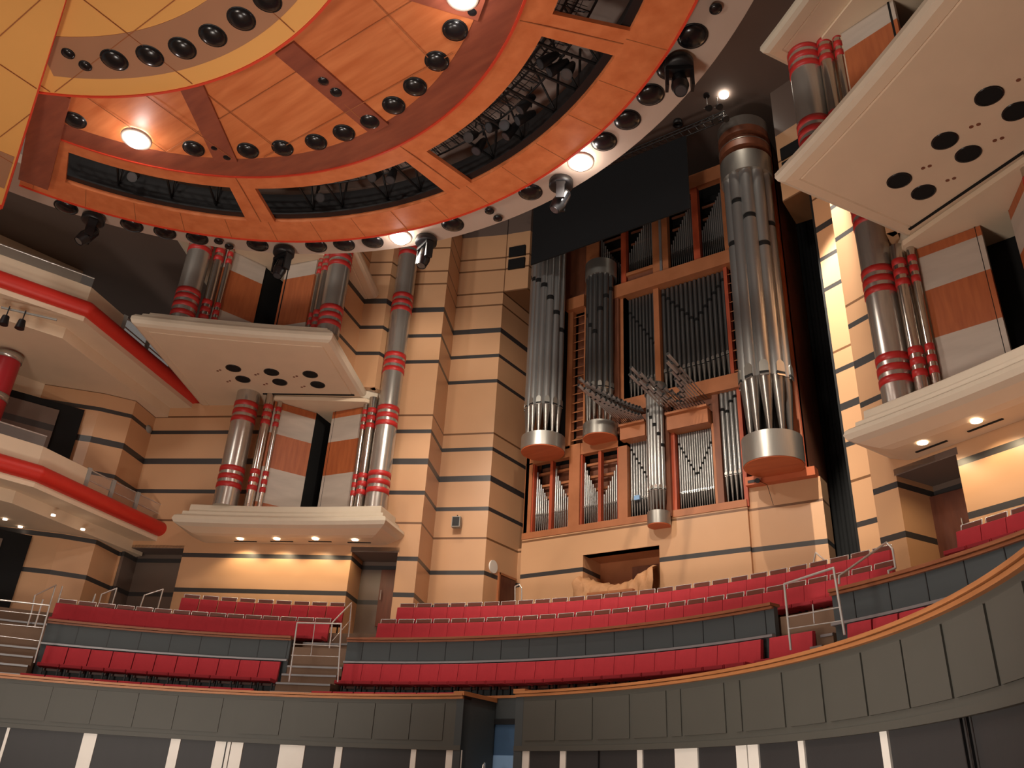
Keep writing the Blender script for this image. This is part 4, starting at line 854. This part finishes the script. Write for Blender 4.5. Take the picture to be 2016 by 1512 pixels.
# ---------------- stair flights in the aisles
for a0, a1, lb2 in ((112.75, 118.75, 'wood and grey steps of the left choir stair'), (62.95, 64.2, 'steps of the right choir stair'), (143.0, 149.5, 'steps of the far left choir stair')):
    b = MB()
    for i in range(7): b.arc(CC, 15.3+i*.32, 15.3+(i+1)*.32, a0+.1, a1-.1, 3.0, 3.0, 1.15+i*.27, M['step'], 4).arc(CC, 15.28+i*.32, 15.31+i*.32, a0+.1, a1-.1, 4.09+i*.27, 4.09+i*.27, .05, M['strip'], 4)
    b.build('choir_stair', label=lb2, cat='stairs')
def pxr(x, y, r): a, z = circ(x, y, r); return Vector((CC[0]+r*math.cos(a), CC[1]+r*math.sin(a), z))
def guard(pts, rails, label):
    """pts: list of poly lines in photo pixels with radius"""
    o = empty('guard_rail', pxr(*pts[0][0]), label, 'handrail')
    def drop(pl):
        q = [pxr(*p) for p in pl]; fl = lambda v: 5.5 if 16.5 < math.hypot(v.x-CC[0], v.y-CC[1]) < 18.35 else 6.2
        if pl[0][2] > 16.5: q = [Vector((q[0].x, q[0].y, fl(q[0])))]+q
        if pl[-1][2] > 16.5: q = q+[Vector((q[-1].x, q[-1].y, fl(q[-1])))]
        return q
    for pl in pts: MB().tube(drop(pl), .024, M['chrome']).build('tube', parent=o, origin=o.location)
    for pl in rails: MB().tube([pxr(*p) for p in pl], .012, M['chrome']).build('thin_rail', parent=o, origin=o.location)
guard([[(569, 1342, 15.25), (585, 1226, 15.25), (672, 1228, 15.25), (665, 1343, 15.25)]], [[(573, 1290, 15.25), (667, 1293, 15.25)], [(577, 1268, 15.25), (668, 1272, 15.25)], [(620, 1228, 15.25), (612, 1290, 15.25)]], 'chrome guard frame at the foot of the left choir stair')
guard([[(650, 1265, 16.6), (654, 1226, 16.6), (692, 1187, 17.6), (687, 1246, 17.6)]], [[(654, 1262, 16.6), (689, 1222, 17.6)]], 'chrome sloping handrail above the left choir stair')
guard([[(1557, 1280, 15.25), (1544, 1150, 15.25), (1641, 1118, 15.25), (1663, 1250, 15.25)]], [[(1550, 1215, 15.25), (1656, 1195, 15.25)], [(1553, 1238, 15.25), (1659, 1222, 15.25)], [(1600, 1190, 15.25), (1603, 1228, 15.25)]], 'chrome guard frame at the foot of the right choir stair')
guard([[(1652, 1150, 16.4), (1652, 1134, 16.4), (1745, 1068, 17.6), (1757, 1080, 17.6), (1763, 1118, 17.6), (1749, 1124, 17.5)]], [], 'chrome sloping handrail rising to the back row at the right')
guard([[(0, 1181, 15.25), (98, 1192, 15.25), (67, 1305, 15.25)], [(85, 1180, 15.6), (68, 1235, 15.6)]], [[(0, 1202, 15.25), (94, 1212, 15.25)], [(0, 1228, 15.25), (86, 1236, 15.25)], [(0, 1252, 15.25), (80, 1262, 15.25)]], 'chrome guard frame at the far left stair')
guard([[(62, 1206, 17.0), (69, 1172, 17.0), (110, 1152, 18.0)], [(123, 1155, 18.3), (108, 1208, 18.3)]], [], 'chrome handrail in front of the dark opening at the far left')
guard([[(183, 1183, 18.9), (188, 1170, 18.9)], [(222, 1185, 19.1), (230, 1158, 19.1), (200, 1170, 18.9)]], [], 'short chrome handrail behind the left chairs')
guard([[(277, 1192, 19.1), (284, 1172, 19.1), (321, 1160, 19.4), (311, 1196, 19.4)]], [], 'short chrome handrail beside the shaded niche')
guard([[(1014, 1178, 21.3), (1014, 1155, 21.3), (1022, 1150, 21.5), (1027, 1158, 21.5), (1027, 1180, 21.5)]], [], 'small chrome loop rail by the side door below the organ')
guard([[(1602, 1106, 21.0), (1606, 1088, 21.0), (1622, 1102, 20.5)]], [], 'small dark loop rail behind the back row at the right')
# ---------------- small things on the walls
n2 = Vector((.39, -.92, 0)).normalized()
p = onpl(902, 1032, (-6.5, 23.85, 0), n2); o = empty('wall_speaker', p, 'small grey loudspeaker box fixed to the left veneer wall', 'speaker')
ax = Vector((-n2.y, n2.x, 0))
MB().obox(p+n2*.22, ax, n2, (0, 0, 1), .16, .12, .2, M['grey']).build('cabinet', parent=o); MB().obox(p+n2*.345, ax, n2, (0, 0, 1), .13, .006, .165, M['black']).build('grille', parent=o)
MB().tube([p+Vector((0, 0, .28)), p+n2*.22+Vector((0, 0, .28)), p+n2*.22+Vector((0, 0, .2))], .012, M['black'], 6).build('bracket', parent=o)
d = ray(970, 1116); t = (-6.5-EYE.x)/d.x; p = EYE+d*t
MB().cyl((p.x-.0, p.y, p.z), (p.x+.05, p.y, p.z), .24, .24, M['white'], 28).build('round_mirror', label='pale round disc on the side wall next to the small door below the organ', cat='mirror', origin=p)
b = MB().box(-6.5, -6.44, 24.75, 25.75, 7.2, 9.35, M['door']).box(-6.5, -6.42, 24.68, 24.76, 7.2, 9.42, M['org']).box(-6.5, -6.42, 24.7, 25.8, 9.34, 9.42, M['org'])
b.build('door_5', kind='structure', label='brown side door below the left end of the organ')
p = onpl(288, 850, (*W0(17.5), 0), (d27[1], -d27[0], 0)); MB().ball((p.x+.15, p.y-.2, p.z), .3, M['grey'], 16, 8, .7).build('wall_lamp', label='grey rounded fitting in the wall corner above the left lower gallery', cat='lamp', origin=(p.x+.15, p.y-.2, p.z))
# pair of small lanterns on a bar under the left upper gallery
a1_, b1_ = onz(2, 605, 14.6), onz(112, 630, 14.6)
MB().tube([a1_, b1_], .04, M['grey']).build('lighting_bar', label='pale lighting bar under the left upper gallery', cat='bar')
for x, y, w_ in ((10, 628, 'leftmost'), (42, 636, 'second')):
    p = onz(x, y, 14.2); MB().cyl(p+Vector((0, 0, .1)), p-Vector((0, 0, .2)), .1, .14, M['black'], 14).tube([p+Vector((0, 0, .45)), p+Vector((0, 0, .1))], .02, M['black'], 6).build('stage_lantern', label='%s small black lantern hanging from the bar under the left upper gallery' % w_, cat='stage light', origin=p)
# clamp light under the right organ tower
p = ony(1490, 945, 24.7); MB().cyl(p, p+Vector((.1, -.25, -.12)), .06, .08, M['black'], 12).box(p.x-.3, p.x+.05, p.y, p.y+.2, p.z-.06, p.z+.03, M['black']).tube([p, p+Vector((.35, -.1, -.25)), p+Vector((.45, 0, -.9))], .008, M['black'], 5).build('clamp_light', label='small black clamp light with a hanging cable under the right organ tower', cat='stage light', origin=p)
